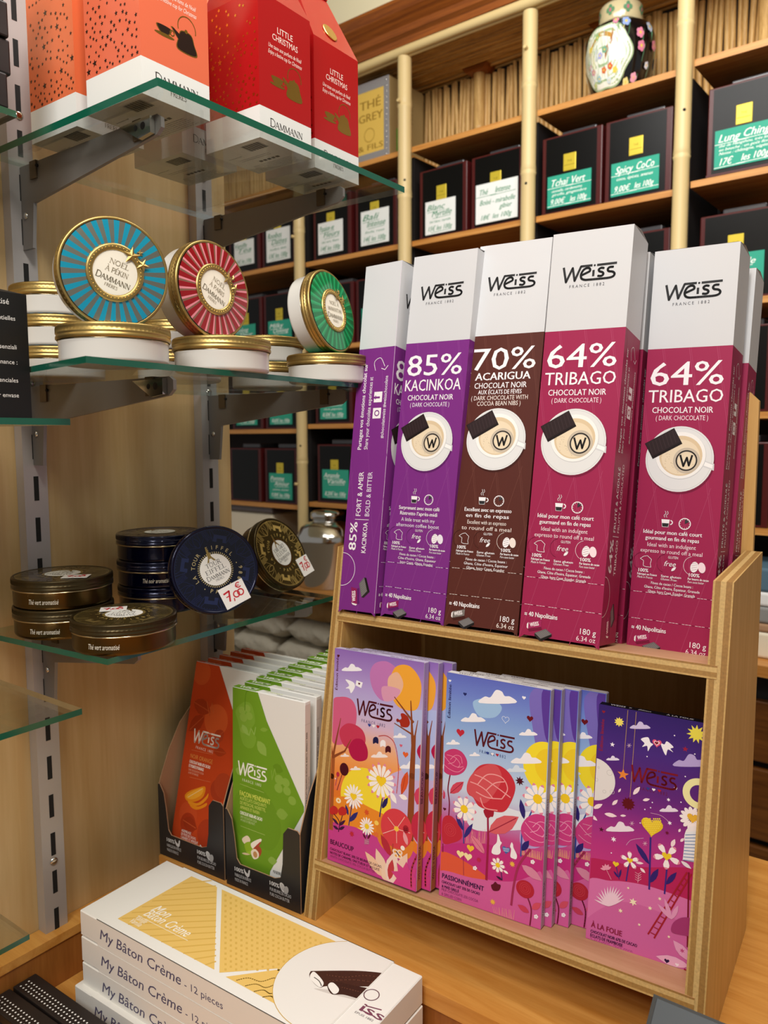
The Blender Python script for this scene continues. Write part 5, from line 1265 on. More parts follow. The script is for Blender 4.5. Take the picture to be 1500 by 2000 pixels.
    # rabbits with heart
    A.smooth([(430, 1345), (440, 1300), (465, 1270), (470, 1215), (482, 1230), (490, 1262), (500, 1275), (488, 1300), (492, 1340), (470, 1358)], '#f5f2f6'); A.smooth([(560, 1370), (565, 1320), (558, 1300), (568, 1272), (578, 1285), (582, 1310), (605, 1360), (600, 1388), (580, 1385)], '#f5f2f6')
    A.heart((530, 1325), 28, '#4a6ab0'); [A.line([(508+k*2, 1312+k*9), (552-k*2, 1318+k*9)], 3, '#d6dff2') for k in range(3)]
    A.heart((212, 1352), 28, '#f6e3a0'); A.heart((282, 1312), 27, '#f2c23a'); A.heart((265, 1370), 30, '#f6e6b0'); A.leaf((380, 1350), (285, 1220), 55, '#e08098', '#b84a6a')
    A.line([(235, 1500), (232, 1370)], 3, '#8a1c50'); A.line([(503, 1535), (490, 1450)], 6, '#3a2a60'); A.daisy((472, 1430), 54, 8); A.leaf((505, 1535), (460, 1505), 16, '#3a1438'); A.leaf((545, 1490), (510, 1465), 16, '#fbf4f2')
    for x, y, r, c in ((340, 1393, 20, '#c02a4a'), (573, 1423, 22, '#f0b84a'), (437, 1685, 22, '#f0b84a')): A.star((x, y), r, c, n=9, inner=.5)
    for x, y in ((313, 1450), (715, 1408), (738, 1788)): [A.ell((x+9*math.cos(k*1.257), y+9*math.sin(k*1.257)), 7, 7, '#f6eaf2', n=8) for k in range(5)]
    A.smooth([(425, 1570), (440, 1560), (455, 1545), (470, 1560), (492, 1570), (480, 1605), (440, 1605)], '#5f0f24')
    A.leaf((640, 1430), (780, 1540), 60, '#d98aa8'); A.curve([(695, 1850), (705, 1740), (680, 1655)], 9, '#7a1c3a'); A.ell((662, 1597), 62, 58, '#b52438'); [A.ring((662, 1592), 12*k, 12*k+2, '#cf4a58', n=20) for k in (1, 2, 3)]
    A.leaf((690, 1760), (610, 1705), 40, '#c83f5a'); A.leaf((710, 1735), (772, 1695), 40, '#d24f66')
    for i in range(14): A.line([(450+i*10, 1775+i*2.5), (440+i*11+rnd.uniform(-10, 10), 1715+i*2)], 3, '#f2b49a', w2=1)
    D = '#2e1040'
    A.text('PASSIONNÉMENT', 86, 1515, 32, D, bold=.02, align='l', width=312); A.text('CHOCOLAT LAIT 35% DE CACAO', 84, 1550, 18, D, bold=.02, align='l', width=285); A.text('& MAÏS GRILLÉ', 84, 1580, 18, D, bold=.02, align='l', width=130); A.text('MILK CHOCOLATE 35% COCOA', 82, 1602, 18, '#8a3a70', align='l', width=275); A.text('& GRILLED CORN', 82, 1632, 18, '#8a3a70', align='l', width=150)
def art_pass_side(A, t_, h):
    A.grad((.0006, .0006), (t_-.0006, .0006), (t_-.0006, h-.0006), (.0006, h-.0006), ['#b9a5b8', '#b0a0b6', '#b4aabf', '#b9b4c6', '#c4c2cf'])
    A.text('PASSIONNÉMENT', t_*.66, h*.46, t_*.40, '#4a3050', bold=.02, rot=PI/2, width=h*.17); A.text('WEISS × EMMA', t_*.66, h*.12, t_*.42, '#4a3050', bold=.01, rot=PI/2, width=h*.15)
Q3 = [(265, 165), (865, 270), (770, 1700), (188, 1505)]
def art_folie(b, w, h):
    A = Art(b, front(0), (.0008, .0008, w-.0008, h-.0008), quad=Q3, wh=(.1064, h)); TL, TR, BR, BL = Q3
    e = 1.13; f = lambda p, q: (p[0]+(q[0]-p[0])*e, p[1]+(q[1]-p[1])*e)
    A.grad(BL, f(BL, BR), f(TL, TR), TL, ['#cf5fa0', '#d269a6', '#d164a2', '#cc4f94', '#c43a84', '#b93684', '#a23488', '#7f2c84', '#63287e', '#54287c', '#482a80', '#3c2474', '#33206a'])
    A.smooth([(195, 1060), (300, 1060), (500, 1100), (840, 1120), (820, 1290), (560, 1230), (380, 1180), (190, 1190)], '#b8245c'); A.smooth([(190, 1190), (330, 1180), (480, 1195), (640, 1240), (860, 1330), (850, 1420), (780, 1730), (186, 1510)], '#d873ae')
    A.smooth([(190, 1400), (400, 1300), (700, 1400), (800, 1500), (780, 1720), (400, 1580), (188, 1500)], '#cf66a4')
    A.text('Édition limitée', 290, 345, 18, '#8c1d2c', bold=.03, rot=PI/2, width=200); A.heart((291, 210), 10, '#8c1d2c')
    for q, y in (((430, 195), 535), ((478, 205), 0)): pass
    A.line([(430, 200), (403, 540)], 2.2, '#c9a23c'); A.line([(478, 210), (442, 700)], 2.2, '#c9a23c')
    A.star((380, 268), 31, '#f0df6a', n=10, inner=.62); A.star((825, 335), 56, '#e8dc52', n=11, inner=.55); A.star((760, 422), 17, '#a02038'); A.star((341, 398), 16, '#f5f1fb'); A.star((705, 648), 12, '#f5f1fb'); A.star((402, 570), 36, '#e8883a'); A.star((432, 738), 42, '#5f0d1c', n=12, inner=.72); A.star((278, 886), 17, '#4d0d28'); A.star((348, 942), 18, '#f8f4fc', n=6); A.star((663, 714), 12, '#f8f4fc', n=6); A.star((670, 848), 14, '#f8f4fc', n=6); A.star((655, 905), 15, '#6d1030', n=7)
    for x, y in ((698, 344), (540, 466), (815, 450), (760, 580), (735, 728), (527, 770), (570, 730), (500, 848), (560, 760), (335, 1020)): A.ell((x, y), 4, 4, '#f3eefb', n=8)
    for x, y in ((437, 403), (528, 966), (453, 850)):
        for a in (0, PI/3, 2*PI/3): A.line([(x-13*math.cos(a), y-13*math.sin(a)), (x+13*math.cos(a), y+13*math.sin(a))], 2, '#e9c9d8')
    A.cloud((500, 305), 110, '#cfc3ea'); A.cloud((343, 488), 70, '#e6e0f4'); A.cloud((790, 520), 190, '#b6a6dc'); A.cloud((665, 782), 100, '#e9dff0'); A.cloud((385, 895), 150, '#efe2ef')
    # doves and heart
    A.smooth([(505, 365), (545, 355), (560, 385), (575, 395), (560, 410), (545, 435), (540, 405), (512, 410), (525, 390)], '#f5f2fa'); A.smooth([(692, 410), (655, 378), (640, 395), (620, 390), (628, 420), (648, 458), (660, 425), (690, 440), (675, 420)], '#f5f2fa'); A.heart((597, 388), 27, '#e0567c'); A.heart((596, 388), 17, '#f4d6de'); A.heart((595, 388), 11, '#7a1428')
    # moon
    A.ell((235, 595), 132, 135, '#e4e1e0', n=44); [A.ring((x, y), r, r+2, '#bcb8b8', n=14) for x, y, r in ((250, 600, 9), (325, 560, 16), (295, 668, 9), (340, 670, 12), (262, 530, 5))]
    A.ring((840, 680), 52, 92, '#f0ecae', n=40)
    x0 = A.m((448, 605)); A.weiss(x0[0], x0[1], .1064*.44, '#7a1220', h=.020, subcol='#6a1a3a'); trio(A, 545, 650, 10, 33)
    # falling petals
    for a_, b_, wd in (((460, 685), (500, 640), 24), ((515, 718), (556, 710), 18), ((340, 745), (372, 715), 20), ((375, 672), (390, 650), 12), ((295, 795), (368, 810), 26), ((386, 806), (420, 806), 14), ((232, 765), (285, 740), 26), ((680, 985), (700, 940), 24), ((732, 955), (752, 935), 16), ((722, 900), (732, 880), 13), ((500, 1105), (530, 1135), 18), ((475, 1075), (520, 1080), 16), ((215, 800), (255, 835), 22)): A.leaf(a_, b_, wd, '#f6dfe6')
    for q in ([(560, 790), (620, 805), (665, 840)], [(420, 975), (450, 945), (520, 935)]): A.curve(q, 3, '#d9a6cc')
    # flowers
    A.line([(552, 1230), (560, 930)], 11, '#3a2a80'); A.leaf((552, 1085), (475, 965), 34, '#332070'); A.leaf((558, 1190), (605, 1110), 34, '#332070')
    A.heart((568, 868), 64, '#e8c52c'); [A.ell((568+a*11+(b_ % 2)*5, 868+b_*11), 5, 5, '#f4d94a', n=8) for a in range(-5, 6) for b_ in range(-4, 5) if abs(a)*1.0+max(0, b_)*1.1 < 5.0 and not (b_ < -3 and abs(a) < 1)]
    A.line([(640, 1255), (658, 1060)], 9, '#3a2a80'); A.leaf((650, 1200), (710, 1130), 30, '#332070')
    for i in range(5): A.petal((653, 1038), -.3+i*2*PI/5, 18, 82, 36, '#fbf2f4', '#e28aa6')
    A.up(); A.heart((653, 1038), 28, '#f0cf2e')
    A.line([(420, 1180), (436, 1080)], 7, '#3a2a80')
    for i in range(5): A.petal((441, 1062), .4+i*2*PI/5, 12, 58, 26, '#fbf2f4', '#e28aa6')
    A.up(); A.heart((441, 1062), 19, '#f0cf2e'); A.line([(380, 1170), (362, 1095)], 5, '#3a2a80'); A.heart((361, 1083), 19, '#f0cf2e'); A.leaf((375, 1160), (348, 1122), 13, '#332070'); A.leaf((380, 1160), (392, 1112), 13, '#332070')
    A.line([(335, 1172), (305, 1110)], 3, '#e8a0b8'); [A.leaf((305, 1115), (305+34*math.cos(a), 1115-34*math.sin(a)), 16, '#e89ab4') for a in (.5, 1.1, 1.7, 2.3, 2.9)]
    A.line([(487, 1190), (492, 1140)], 3, '#e8a0b8'); [A.line([(489, 1180-k*13), (489+s_*18, 1168-k*13)], 3, '#e8a0b8') for k in range(4) for s_ in (-1, 1)]
    for i in range(13): a = .25+i*.2; A.leaf((320, 1325), (320-95*math.cos(a+.25), 1325-118*math.sin(a+.1)), 13, '#f1cfe2')
    for x, y, r in ((460, 1300, 26), (388, 1350, 15), (557, 1336, 14), (613, 1282, 12), (432, 1220, 9), (495, 1430, 10), (665, 1500, 10)): A.star((x, y), r, '#f8e9c8', n=6, inner=.45)
    # ladder and figure in a striped dress
    A.line([(545, 1485), (770, 1130)], 9, '#a5202e'); A.line([(580, 1508), (795, 1140)], 9, '#a5202e')
    for k in range(11): t = k/11; A.line([(560+t*215, 1475-t*340), (590+t*200, 1490-t*340)], 6, '#a5202e')
    A.line([(780, 1130), (772, 1560)], 9, '#7a1428'); A.line([(810, 1130), (830, 1500)], 9, '#7a1428')
    for i in range(14): A.petal((800, 822), i*2*PI/14, 20, 72, 24, '#f8f0f2')
    A.up(); A.heart((803, 818), 32, '#e8b83c'); A.smooth([(770, 880), (840, 870), (850, 960), (760, 960)], '#f1edf0'); A.poly([(762, 900), (850, 890), (860, 1080), (745, 1060)], '#e9edf4'); [A.line([(760-k*1.6, 915+k*18), (858, 912+k*20)], 4, '#4a78b0') for k in range(9)]; A.leaf((735, 1065), (795, 1110), 24, '#e8e4ea')
    A.smooth([(690, 1420), (740, 1390), (800, 1400), (850, 1470), (840, 1500), (740, 1490), (680, 1470)], '#a33a74'); [A.leaf((680, 1400), p, 26, '#e39cc4') for p in ((600, 1310), (640, 1280), (720, 1320))]
    A.leaf((790, 1640), (690, 1520), 60, '#e5a3c8'); A.star((742, 1580), 16, '#c04a84', n=6); A.leaf((780, 1670), (590, 1610), 62, '#e9b0d0'); A.heart((653, 1638), 15, '#2a1240'); A.heart((712, 1660), 11, '#f5e6f0'); A.heart((762, 1692), 11, '#a0182c')
    D = '#3a0f3c'
    A.text('À LA FOLIE', 220, 1440, 30, '#8a1838', bold=.02, align='l', width=190); A.text('CHOCOLAT NOIR 67% DE CACAO', 217, 1472, 17, D, bold=.02, align='l', width=285); A.text('ÉCLATS DE FRAMBOISE', 215, 1496, 17, D, bold=.02, align='l', width=200); A.text('DARK CHOCOLATE 67% COCOA', 213, 1516, 17, '#a04a84', align='l', width=275); A.text('RASPBERRY SLIVER', 211, 1538, 17, '#a04a84', align='l', width=165)

def on_tier(w, d, yaw, lean, roll):
    z = ZL-(d-SL*ZL)*SL+.0004
    return ST @ T(w, d, z) @ Rz(yaw) @ Rx(-lean) @ Ry(roll)
t1 = tablet(on_tier(.0234, .0216, -.048, .105, -.0266), .1386, .2759, .0112, None, art_beaucoup, 'front tablet of the leftmost pile, orange meadow with trees, sun and daisies', top=art_top('#c9bfe0', 'BEAUCOUP'), side=art_beau_side)
copy_thing(t1, on_tier(.0355, .0345, -.045, .107, -.0266), 'second of the three orange meadow tablets in the leftmost pile')
copy_thing(t1, on_tier(.0465, .0480, -.040, .108, -.0266), 'rearmost of the three orange meadow tablets, a dark edge before the blue tablet')
t2 = tablet(on_tier(.1829, .0335, .0312, .0644, .0046), .1284, .2719, .0112, None, art_passion, 'front tablet of the middle pile, a big red rose on blue sky', top=art_top('#d9d6d8', 'PASSIONNÉMENT'), side=art_pass_side)
copy_thing(t2, on_tier(.1905, .0465, .032, .066, .0046), 'second of the rose tablets, a thin strip behind the front one')
copy_thing(t2, on_tier(.2055, .0590, .036, .068, .0046), 'third of the rose tablets, showing a purple strip of sky')
copy_thing(t2, on_tier(.2325, .0715, .042, .070, .0046), 'rearmost rose tablet, its yellow sun touching the moon of the night tablet')
tablet(on_tier(.3567, .0556, .0637, .0607, .0189), .112, .2639, .0112, None, art_folie, 'purple night tablet with moon, stars and a yellow heart flower', top=art_top('#0e0c12', 'À LA FOLIE', '#c9c4cf'), edge='#2a1c4a')

# ================================================================ display cartons with wrapped bars
def display_carton(M, w, depth, label):
    t = thing('display_carton', label, 'display carton', M, 'black display cartons on the counter')
    TT = .0016
    b = MB()
    fp = [(0, 0), (w, 0), (w, .109), (w-.004, .113), (w-.020, .113), (w-.028, .103), (w-.030, .06), (w-.034, .040), (w-.044, .036), (.026, .036), (.020, .043), (.016, .075), (.012, .098), (.004, .110), (0, .110)]
    b.prism(fp, lambda p, q, d: (p, d, q), 0, TT, 'carton_black', side='kraft')
    A = Art(b, front(0)); g = '#c9c8c8'
    for x, l2, l3 in ((.016, 'FABRIQUÉ EN FRANCE', 'MADE IN FRANCE'), (.080, 'PUR BEURRE DE CACAO', 'PURE COCOA BUTTER')):
        A.text('100%', x, .0245, .0058, g, bold=.03, align='l', width=.0165); A.text(l2, x, .0165, .0045, g, align='l', width=.030 if x < .05 else .037); A.text(l3, x, .0095, .0045, g, align='l', width=.024 if x < .05 else .034)
    x, y = .0395, .0275
    A.smooth([(x-.006, y+.001), (x-.0055, y+.005), (x-.0025, y+.001), (x+.001, y), (x+.0025, y+.005), (x+.005, y+.0055), (x+.0045, y+.001), (x+.003, y-.004), (x-.001, y-.005), (x-.004, y-.003)], g); A.line([(x, y-.004), (x+.0005, y-.0075)], .001, g)
    x, y = .1045, .0275; A.ell((x-.002, y), .0045, .0068, g, rot=.5, n=16); A.ell((x+.004, y-.002), .004, .006, '#a3a2a2', rot=-.3, n=16); [A.line([(x-.005+k*.002, y-.004), (x-.004+k*.0025, y+.004)], .0004, '#2a2a2c') for k in range(3)]
    b.build('front_panel', t)
    for x0, nm in ((0, 'side_panel'), (w-TT, 'side_panel')):
        b = MB(); sp = [(TT, 0), (depth, 0), (depth, .225), (.13, .225), (.075, .215), (.045, .19), (.022, .155), (.008, .125), (TT, .110)]
        b.prism(sp, lambda p, q, d: (d, p, q), x0, x0+TT, 'kraft'); 
        b.add([(x0-.0002 if x0 == 0 else x0+TT+.0002, p, q) for p, q in sp], [list(range(len(sp)))], 'carton_black')
        b.build(nm, t)
    b = MB(); b.box((0, TT, 0), (w, depth, TT), 'kraft'); b.box((0, depth-TT, TT), (w, depth, .225), 'kraft'); b.build('base_and_back', t)
    return t
display_carton(T(-.0240, .6985, ZC+.0003) @ Rz(.060), .1335, .215, 'black display carton holding orange bars, beside the maple wall')
display_carton(T(.1170, .7035, ZC+.0003) @ Rz(.060), .1330, .275, 'black display carton holding green bars, beside the plywood stand')

QG = [(612, 385), (1170, 510), (1177, 1962), (633, 1760)]
QO = [(388, 172), (865, 283), (665, 1755), (183, 1562)]
def art_green(b, w, h):
    A = Art(b, front(0), (.0006, .0006, w-.0006, h-.0006), quad=QG, wh=(w, h))
    A.poly([QG[0], (803, 415), (880, 640), (1180, 1273), (1175, 1283), (918, 1710), (900, 1880), QG[3]], '#6f9b25')
    A.smooth([(640, 560), (700, 500), (760, 520), (790, 640), (760, 700), (800, 760), (770, 830), (700, 800), (660, 640)], '#7ba634'); A.smooth([(640, 1180), (780, 1100), (900, 1180), (1000, 1400), (930, 1560), (760, 1500), (650, 1400)], '#6a9522')
    for x, y, r in ((690, 560, 28), (730, 545, 26), (700, 610, 30), (745, 600, 28), (980, 1060, 34), (1030, 1080, 30), (975, 1120, 32), (1040, 1140, 30), (1080, 1210, 30), (700, 700, 24)): A.ell((x, y), r, r*.9, '#88ad44')
    for a_, b_, wd, c in (((810, 780), (880, 890), 70, '#8db04c'), ((645, 980), (700, 1010), 50, '#8db04c'), ((960, 1300), (1050, 1310), 70, '#86ab42'), ((690, 660), (740, 740), 40, '#8fb552'), ((900, 1630), (970, 1640), 50, '#8db04c'), ((830, 700), (890, 700), 26, '#82a83c'), ((930, 960), (1010, 1000), 60, '#66901f')): A.leaf(a_, b_, wd, c)
    A.curve([(710, 560), (720, 430), (775, 415)], 6, '#5d8a1c'); A.line([(720, 690), (745, 740), (760, 690), (785, 735), (795, 680)], 7, '#8fb552'); A.line([(920, 990), (925, 1060), (945, 980), (960, 1050)], 5, '#86ab42')
    x0 = A.m((668, 1015)); A.weiss(x0[0], x0[1], w*.405, '#f3f4ec', h=w*.175, subcol='#e9efd8')
    A.line([(680, 1085), (865, 1150)], 2, '#b9cc7a'); A.line([(688, 1385), (875, 1452)], 2, '#b9cc7a')
    y1, c1, wt = '#d7df63', '#c9d66a', '#f0f3e4'
    A.text('FAÇON MENDIANT', 680, 1165, 34, y1, bold=.012, align='l', width=248)
    for i, (s, wd) in enumerate((('AUX ÉCLATS CRAQUANTS', 215), ('DE PISTACHE, NOISETTE,', 208), ('AMANDE ET RAISIN', 158))): A.text(s, 682+i, 1196+i*32, 23, c1, bold=.006, align='l', width=wd)
    A.text('CHOCOLAT NOIR 64% CACAO', 684, 1300, 24, wt, bold=.02, align='l', width=182); A.text('DARK CHOCOLATE 64% COCOA', 686, 1325, 17, '#c3d59a', align='l', width=135); A.text('WITH BITS OF DRIED FRUITS', 687, 1348, 17, '#c3d59a', align='l', width=120)
    A.smooth([(735, 1530), (790, 1510), (800, 1560), (770, 1590), (735, 1570)], '#9fbf3a'); A.smooth([(700, 1480), (740, 1455), (765, 1490), (730, 1520)], '#ead9c2'); A.smooth([(720, 1515), (760, 1500), (785, 1540), (740, 1570)], '#8fb32c')
    A.smooth([(770, 1510), (840, 1478), (846, 1500), (790, 1550)], '#f2e9df'); A.smooth([(786, 1550), (840, 1500), (838, 1520), (800, 1560)], '#b5463a'); A.smooth([(790, 1545), (830, 1530), (852, 1565), (835, 1605), (800, 1590)], '#a9492f'); A.smooth([(770, 1570), (800, 1550), (830, 1580), (825, 1615), (790, 1620)], '#efe0cd'); A.ell((803, 1590), 17, 20, '#c2905c'); A.leaf((700, 1580), (765, 1590), 14, '#e3cba4')
    A.text('PUR BEURRE DE CACAO', 1000, 1740, 20, '#2c2c2c', width=120)
def art_green_top(A, w, t_):
    A.poly([(.0006, .0006), (w*.33, .0006), (w*.36, t_-.0006), (.0006, t_-.0006)], '#729f28'); A.weiss(w*.07, t_*.34, w*.24, '#f3f4ec', h=t_*.62, sub=False)
    A.text('MENDIANT', w*.41, t_*.55, t_*.3, '#b9c86a', align='l', width=w*.24); A.text('AUX ÉCLATS CRAQUANTS DE PISTACHE', w*.58, t_*.5, t_*.2, '#555', align='l', width=w*.34) if False else None
    A.text('PISTACHE, NOISETTE, AMANDE ET RAISIN', w*.60, t_*.28, t_*.2, '#55534e', align='l', width=w*.34)
def art_bar_side(A, t_, h):
    A.rect(.0006, .0006, t_-.0006, h*.985, '#d9cdc6'); A.line([(0, h*.89), (t_, h*.89)], .0003, '#a99c96')
    A.text('CHOCOLAT NOIR 64% CACAO AUX ÉCLATS CRAQUANTS DE PISTACHE, NOISETTE, AMANDE ET RAISIN', t_*.46, h*.60, t_*.24, '#2a2524', bold=.02, rot=PI/2, width=h*.5); A.text('DARK CHOCOLATE 64% COCOA WITH BITS OF DRIED FRUITS', t_*.85, h*.45, t_*.2, '#57504e', rot=PI/2, width=h*.36)
def art_orange(b, w, h):
    A = Art(b, front(0), (.0006, .0006, w-.0006, h-.0006), quad=QO, wh=(w, h))
    A.poly([QO[0], (562, 213), (700, 640), (790, 900), (780, 1000), (415, 1528), (380, 1640), QO[3]], '#c2441c')
    for x, y, r, c in ((430, 260, 70, '#cc5628'), (540, 610, 90, '#d25a2a'), (560, 1120, 60, '#a93a1c'), (600, 1090, 70, '#b0401f'), (330, 1290, 70, '#c84c24'), (330, 1360, 60, '#a93618'), (480, 1440, 80, '#ae3a1c')): A.ell((x, y), r, r, c)
    for a_, b_, wd, c in (((370, 470), (500, 550), 90, '#a93a18'), ((450, 575), (330, 680), 80, '#a63715'), ((600, 690), (520, 760), 70, '#b0401f'), ((520, 830), (620, 850), 50, '#a93a18'), ((290, 1330), (400, 1400), 80, '#9c3216')): A.leaf(a_, b_, wd, c, '#c2542c')
    A.line([(470, 470), (490, 570), (510, 480), (520, 560)], 5, '#cf6032')
    x0 = A.m((365, 760)); A.weiss(x0[0], x0[1], w*.42, '#f4ece6', h=w*.175, subcol='#efe0d6')
    A.line([(355, 820), (520, 858)], 2, '#d87a50'); A.line([(340, 1018), (500, 1058)], 2, '#d87a50')
    A.text('NOIR ORANGE', 345, 875, 30, '#e2964a', align='l', width=175); A.text('CHOCOLAT NOIR 67% CACAO', 338, 912, 22, '#f4ece6', bold=.02, align='l', width=165); A.text('ET POINTE D’ORANGE', 334, 943, 22, '#f4ece6', bold=.02, align='l', width=118); A.text('DARK CHOCOLATE 67% COCOA', 332, 968, 15, '#e6b49a', align='l', width=120); A.text('& HINT OF ORANGES', 330, 990, 15, '#e6b49a', align='l', width=80)
    A.smooth([(305, 1150), (340, 1120), (400, 1100), (455, 1088), (462, 1120), (440, 1170), (380, 1200), (320, 1190)], '#e58a1c'); A.smooth([(320, 1150), (380, 1115), (445, 1100), (430, 1150), (370, 1180), (325, 1175)], '#f2a830'); A.line([(330, 1165), (440, 1105)], 4, '#f7d08a'); A.smooth([(330, 1190), (400, 1210), (460, 1170), (485, 1140), (475, 1180), (420, 1225), (350, 1225)], '#e7901f'); A.smooth([(345, 1215), (410, 1235), (470, 1210), (465, 1235), (400, 1258), (355, 1240)], '#e58a1c')
    for i, (s, wd) in enumerate((('ASSEMBLAGE', 75), ('DE FÈVES DE CACAO,', 118), ('CARAÏBES ET AFRIQUE', 135))): A.text(s, 280-i*3, 1415+i*24, 18, '#f0dcd0', bold=.012, align='l', width=wd)
    for i, wd in enumerate((105, 130)): A.text('Blend of cocoa beans from the', 268, 1478+i*16, 11, '#e2b8a4', align='l', width=wd)
def art_orange_top(A, w, t_):
    A.poly([(.0006, .0006), (w*.40, .0006), (w*.43, t_-.0006), (.0006, t_-.0006)], '#bf421d'); A.weiss(w*.10, t_*.34, w*.26, '#f3ece6', h=t_*.62, sub=False)
    A.text('NOIR ORANGE', w*.47, t_*.5, t_*.22, '#d9a98a', align='l', width=w*.16); A.text('CHOCOLAT NOIR ET POINTE D’ORANGE', w*.62, t_*.3, t_*.2, '#55534e', align='l', width=w*.3)
bars_o = 'orange bars in the left black carton'; bars_g = 'green bars in the right black carton'
nth = ['front', 'second', 'third', 'fourth', 'fifth', 'sixth', 'seventh', 'eighth', 'ninth', 'rearmost']
go = None
for i in range(5):
    M = pose(-.0125+.0012*i, .7058+.0232*i, .8845, .065, .235-.004*i)
    lab = '%s orange bar in the left carton%s' % ('front' if i == 0 else ('rearmost' if i == 4 else nth[i]), ', showing an orange slice on its front' if i == 0 else ', only its orange and white top edge in view')
    if i == 0: go = tablet(M, .1280, .285, .0125, None, art_orange, lab, 'chocolate_bar', bars_o, art_orange_top, art_bar_side, edge='#e7e6e2')
    else: copy_thing(go, M, lab)
gg = None
for i in range(10):
    M = pose(.1195-.0016*i, .7125+.0237*i, .8845, .075, .03+.002*(i % 3))
    lab = '%s green bar in the right carton%s' % (nth[i], ', showing nuts and raisins on its front' if i == 0 else ', only its green and white top edge in view')
    if i == 0: gg = tablet(M, .1265, .2765, .0125, None, art_green, lab, 'chocolate_bar', bars_g, art_green_top, art_bar_side, edge='#e7e6e2')
    else: copy_thing(gg, M, lab)

# ================================================================ stacked cream boxes
QC = [(418, 79), (1431, 535), (1131, 864), (72, 275)]
def cream_box(M, top, label):
    w, d, h = .431, .142, .0338
    t = thing('biscuit_box', label, 'box', M, 'white boxes of cream sticks stacked in the counter recess')
    b = MB(); b.rbox((0, 0, 0), (w, d, h), .0012, 'cream_card', seg=1); b.build('tray', t)
    s = MB(); x0, x1, e = .036, .392, .0008
    s.box((x0, -e, -.0 if not top else 0), (x1, 0, h+e), 'cream_card'); s.box((x0, d, 0), (x1, d+e, h+e), 'cream_card'); s.box((x0, -e, h), (x1, d+e, h+e), 'cream_card')
    A = Art(s, front(-e)); ink = '#5a5674'
    A.text('My Bâton Crème', .042, .0105, .0135, ink, shear=.18, bold=.006, align='l', width=.150); A.text('- 12 pieces', .198, .0105, .0088, ink, align='l', width=.062)
    if top:
        A = Art(s, topf(h+e), (x0+.001, .001, x1-.001, d-.001), quad=QC, wh=(w, d)); Y = '#e6c06c'; Yd = '#d8b058'
        L3 = [(222, 313), (515, 145), (616, 188), (605, 515)]; A.poly(L3, Y)
        for i in range(15):
            t0 = (i+.6)/15; p = (222+(515-222)*t0, 313-(313-145)*t0) if t0 < 1 else (515, 145)
            y = 170+i*23
            xa = 222+(313-y)/(313-145)*(515-222) if y < 313 else 222+(y-313)/(515-313)*(605-222)
            A.line([(xa+8, y+4), (612, y-10)], 6, Yd)
        R4 = [(635, 197), (1160, 437), (930, 505), (625, 527)]; A.poly(R4, Y)
        for i in range(24):
            for j in range(16):
                x, y = 645+i*21, 216+j*21+(i % 2)*10
                if y > 197+(x-635)*.457+12 and y < 518-(x-640)*.02-max(0, x-900)*.26 and x < 1110: A.rect(x, y, x+9, y+9, Yd); A.l -= A.step
        B3 = [(650, 543), (905, 508), (870, 560), (865, 640), (878, 668)]; A.poly(B3, Y)
        for i in range(4): A.curve([(690+i*35, 558+i*22), (740+i*30, 548+i*24), (790+i*18, 562+i*24), (840+i*8, 548+i*26), (864, 556+i*26)], 4, Yd)
        A.text('Mon', 352, 280, 40, '#f5efe0', shear=.35, bold=.008, align='l', width=78, rot=-.0); A.text('Bâton Crème', 322, 298, 40, '#f5efe0', shear=.35, bold=.008, align='l', width=205, rot=-.0); A.line([(303, 301), (500, 400)], 1.8, '#f5efe0'); A.text('Vanille', 290, 313, 22, '#f5efe0', shear=.3, align='l', width=48); A.text('Vanilla', 268, 325, 22, '#f5efe0', shear=.3, align='l', width=48)
        c = A.m((1105, 575)); A.H, HH = None, A.H; kk, A.k = A.k, 1
        A.ell(c, .075, .075, '#c9a24a', n=64); A.ell(c, .0742, .0742, '#e9e6e0', n=64); A.H = HH; A.k = kk
        A.smooth([(1000, 590), (1080, 595), (1200, 590), (1290, 575), (1230, 640), (1100, 620)], '#cfc9c2')
        A.smooth([(985, 525), (1010, 520), (1180, 520), (1290, 532), (1310, 550), (1300, 575), (1230, 582), (1060, 580), (1020, 585), (985, 550)], '#43261d'); A.smooth([(990, 528), (1005, 526), (1035, 560), (1035, 578), (1018, 583), (985, 550)], '#efece6'); A.curve([(1000, 545), (1020, 560), (1030, 580)], 3, '#8c847c')
        A.smooth([(1060, 565), (1085, 562), (1160, 578), (1245, 598), (1225, 630), (1205, 638), (1120, 615), (1070, 612), (1052, 580)], '#3a2019'); A.smooth([(1062, 568), (1078, 568), (1098, 590), (1094, 606), (1076, 610), (1056, 582)], '#efece6')
        for q in ([(1050, 535), (1120, 545), (1200, 538), (1280, 548)], [(1060, 560), (1150, 555), (1250, 566)], [(1110, 585), (1170, 600), (1220, 612)]): A.curve(q, 3, '#5f392c')
        # lettering on the open end of the tray
        A.clip = None; A.l = 1.5e-4; A.fn = topf(h)
        A.text('iss', 1178, 672, 34, '#7a4358', bold=.02, align='l', width=72); A.line([(1205, 655), (1268, 672)], 4, '#7a4358'); A.line([(1180, 668), (1240, 698)], 4, '#7a4358'); A.text('EPUIS 1882', 1160, 682, 8, '#6b6264', align='l', width=60); A.ring((1228, 612), 20, 23, '#6b4a52')
    s.build('sleeve', t); return t
CB = lambda x, y, z, a: T(x, y, z) @ Rz(a)
zt = .900-.0346
cream_box(CB(.0314, .5304, zt, .0358), True, 'topmost white box of cream sticks, with yellow triangles and two chocolate sticks on its lid')
o2 = cream_box(CB(.0322, .5300, zt-.0349, .0358), False, 'white box of cream sticks, second from the top of the stack')
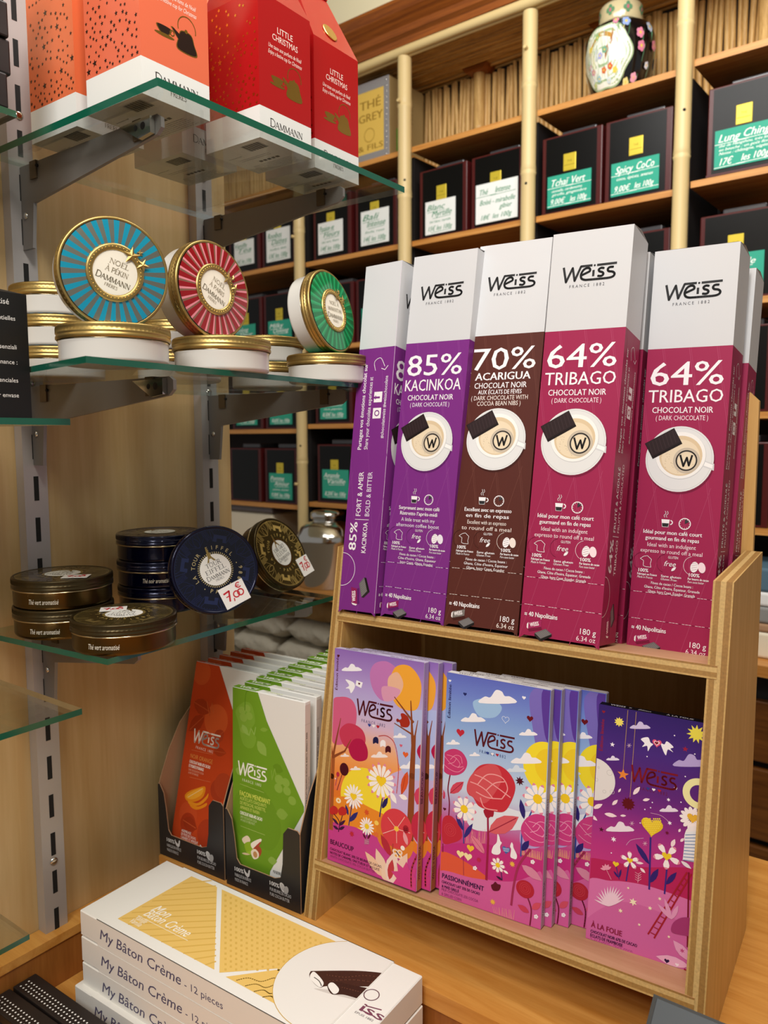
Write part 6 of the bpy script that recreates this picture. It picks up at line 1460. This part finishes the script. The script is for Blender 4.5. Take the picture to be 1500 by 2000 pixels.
copy_thing(o2, CB(.0330, .5296, zt-.0698, .0345), 'white box of cream sticks, third from the top of the stack')
copy_thing(o2, CB(.0265, .5215, .7653, .034), 'white box of cream sticks at the bottom, sticking out to the front left')

# ================================================================ dotted dark bars in the recess
def dotted_bar(M, label):
    w, d, h = .19, .0315, .0122
    t = thing('chocolate_bar', label, 'chocolate bar', M, 'dark dotted bars in the counter recess')
    b = MB(); b.rbox((0, 0, 0), (w, d, h), .0015, 'choc_sleeve', seg=2)
    A = Art(b, topf(h)); A.mat = 'dot_white'
    for i in range(30):
        for j in range(3):
            A.ell((.008+i*.0060+(j % 2)*.003, .0065+j*.0055), .00125, .00125, '#ffffff', n=10); A.l -= A.step
    b.build('sleeve', t); return t
d0 = dotted_bar(T(-.0305, .4700, .7905) @ Rz(.02), 'dark dotted bar lying next to the cream boxes, on top of its pile')
copy_thing(d0, T(-.0300, .4705, .7780) @ Rz(.015), 'dark dotted bar, middle one of the pile next to the cream boxes')
copy_thing(d0, T(-.0305, .4700, .7655) @ Rz(.02), 'dark dotted bar, lowest of the pile next to the cream boxes')
copy_thing(d0, T(-.0300, .4350, .7905) @ Rz(.03), 'dark dotted bar at the bottom left corner, on top of its pile')
copy_thing(d0, T(-.0305, .4345, .7780) @ Rz(.02), 'dark dotted bar, middle one of the pile at the bottom left corner')
copy_thing(d0, T(-.0300, .4350, .7655) @ Rz(.03), 'dark dotted bar, lowest of the pile at the bottom left corner')

# ================================================================ dark sloping box in the near right corner
t = thing('sloping_box', 'dark grey box with a sloping lid in the bottom right corner before the stand', 'box', T(.7156, .6765, .7655))
b = MB(); H = 1.0-.7655; ca, sa = math.cos(math.radians(40)), math.sin(math.radians(40)); L = .13
b.prism([(0, 0), (0, H), (-L*ca, H-L*sa), (-L*ca, 0)], lambda p, q, d: (d, p, q), 0, .22, 'dark_box'); b.build('box_body', t)
b = MB(); M = T(0, 0, H) @ Rx(math.radians(40)); b.rbox((.0035, -L+.003, -.0002), (.2165, -.0025, .0016), .0007, 'lid_sheen', M=M); b.build('lid', t)
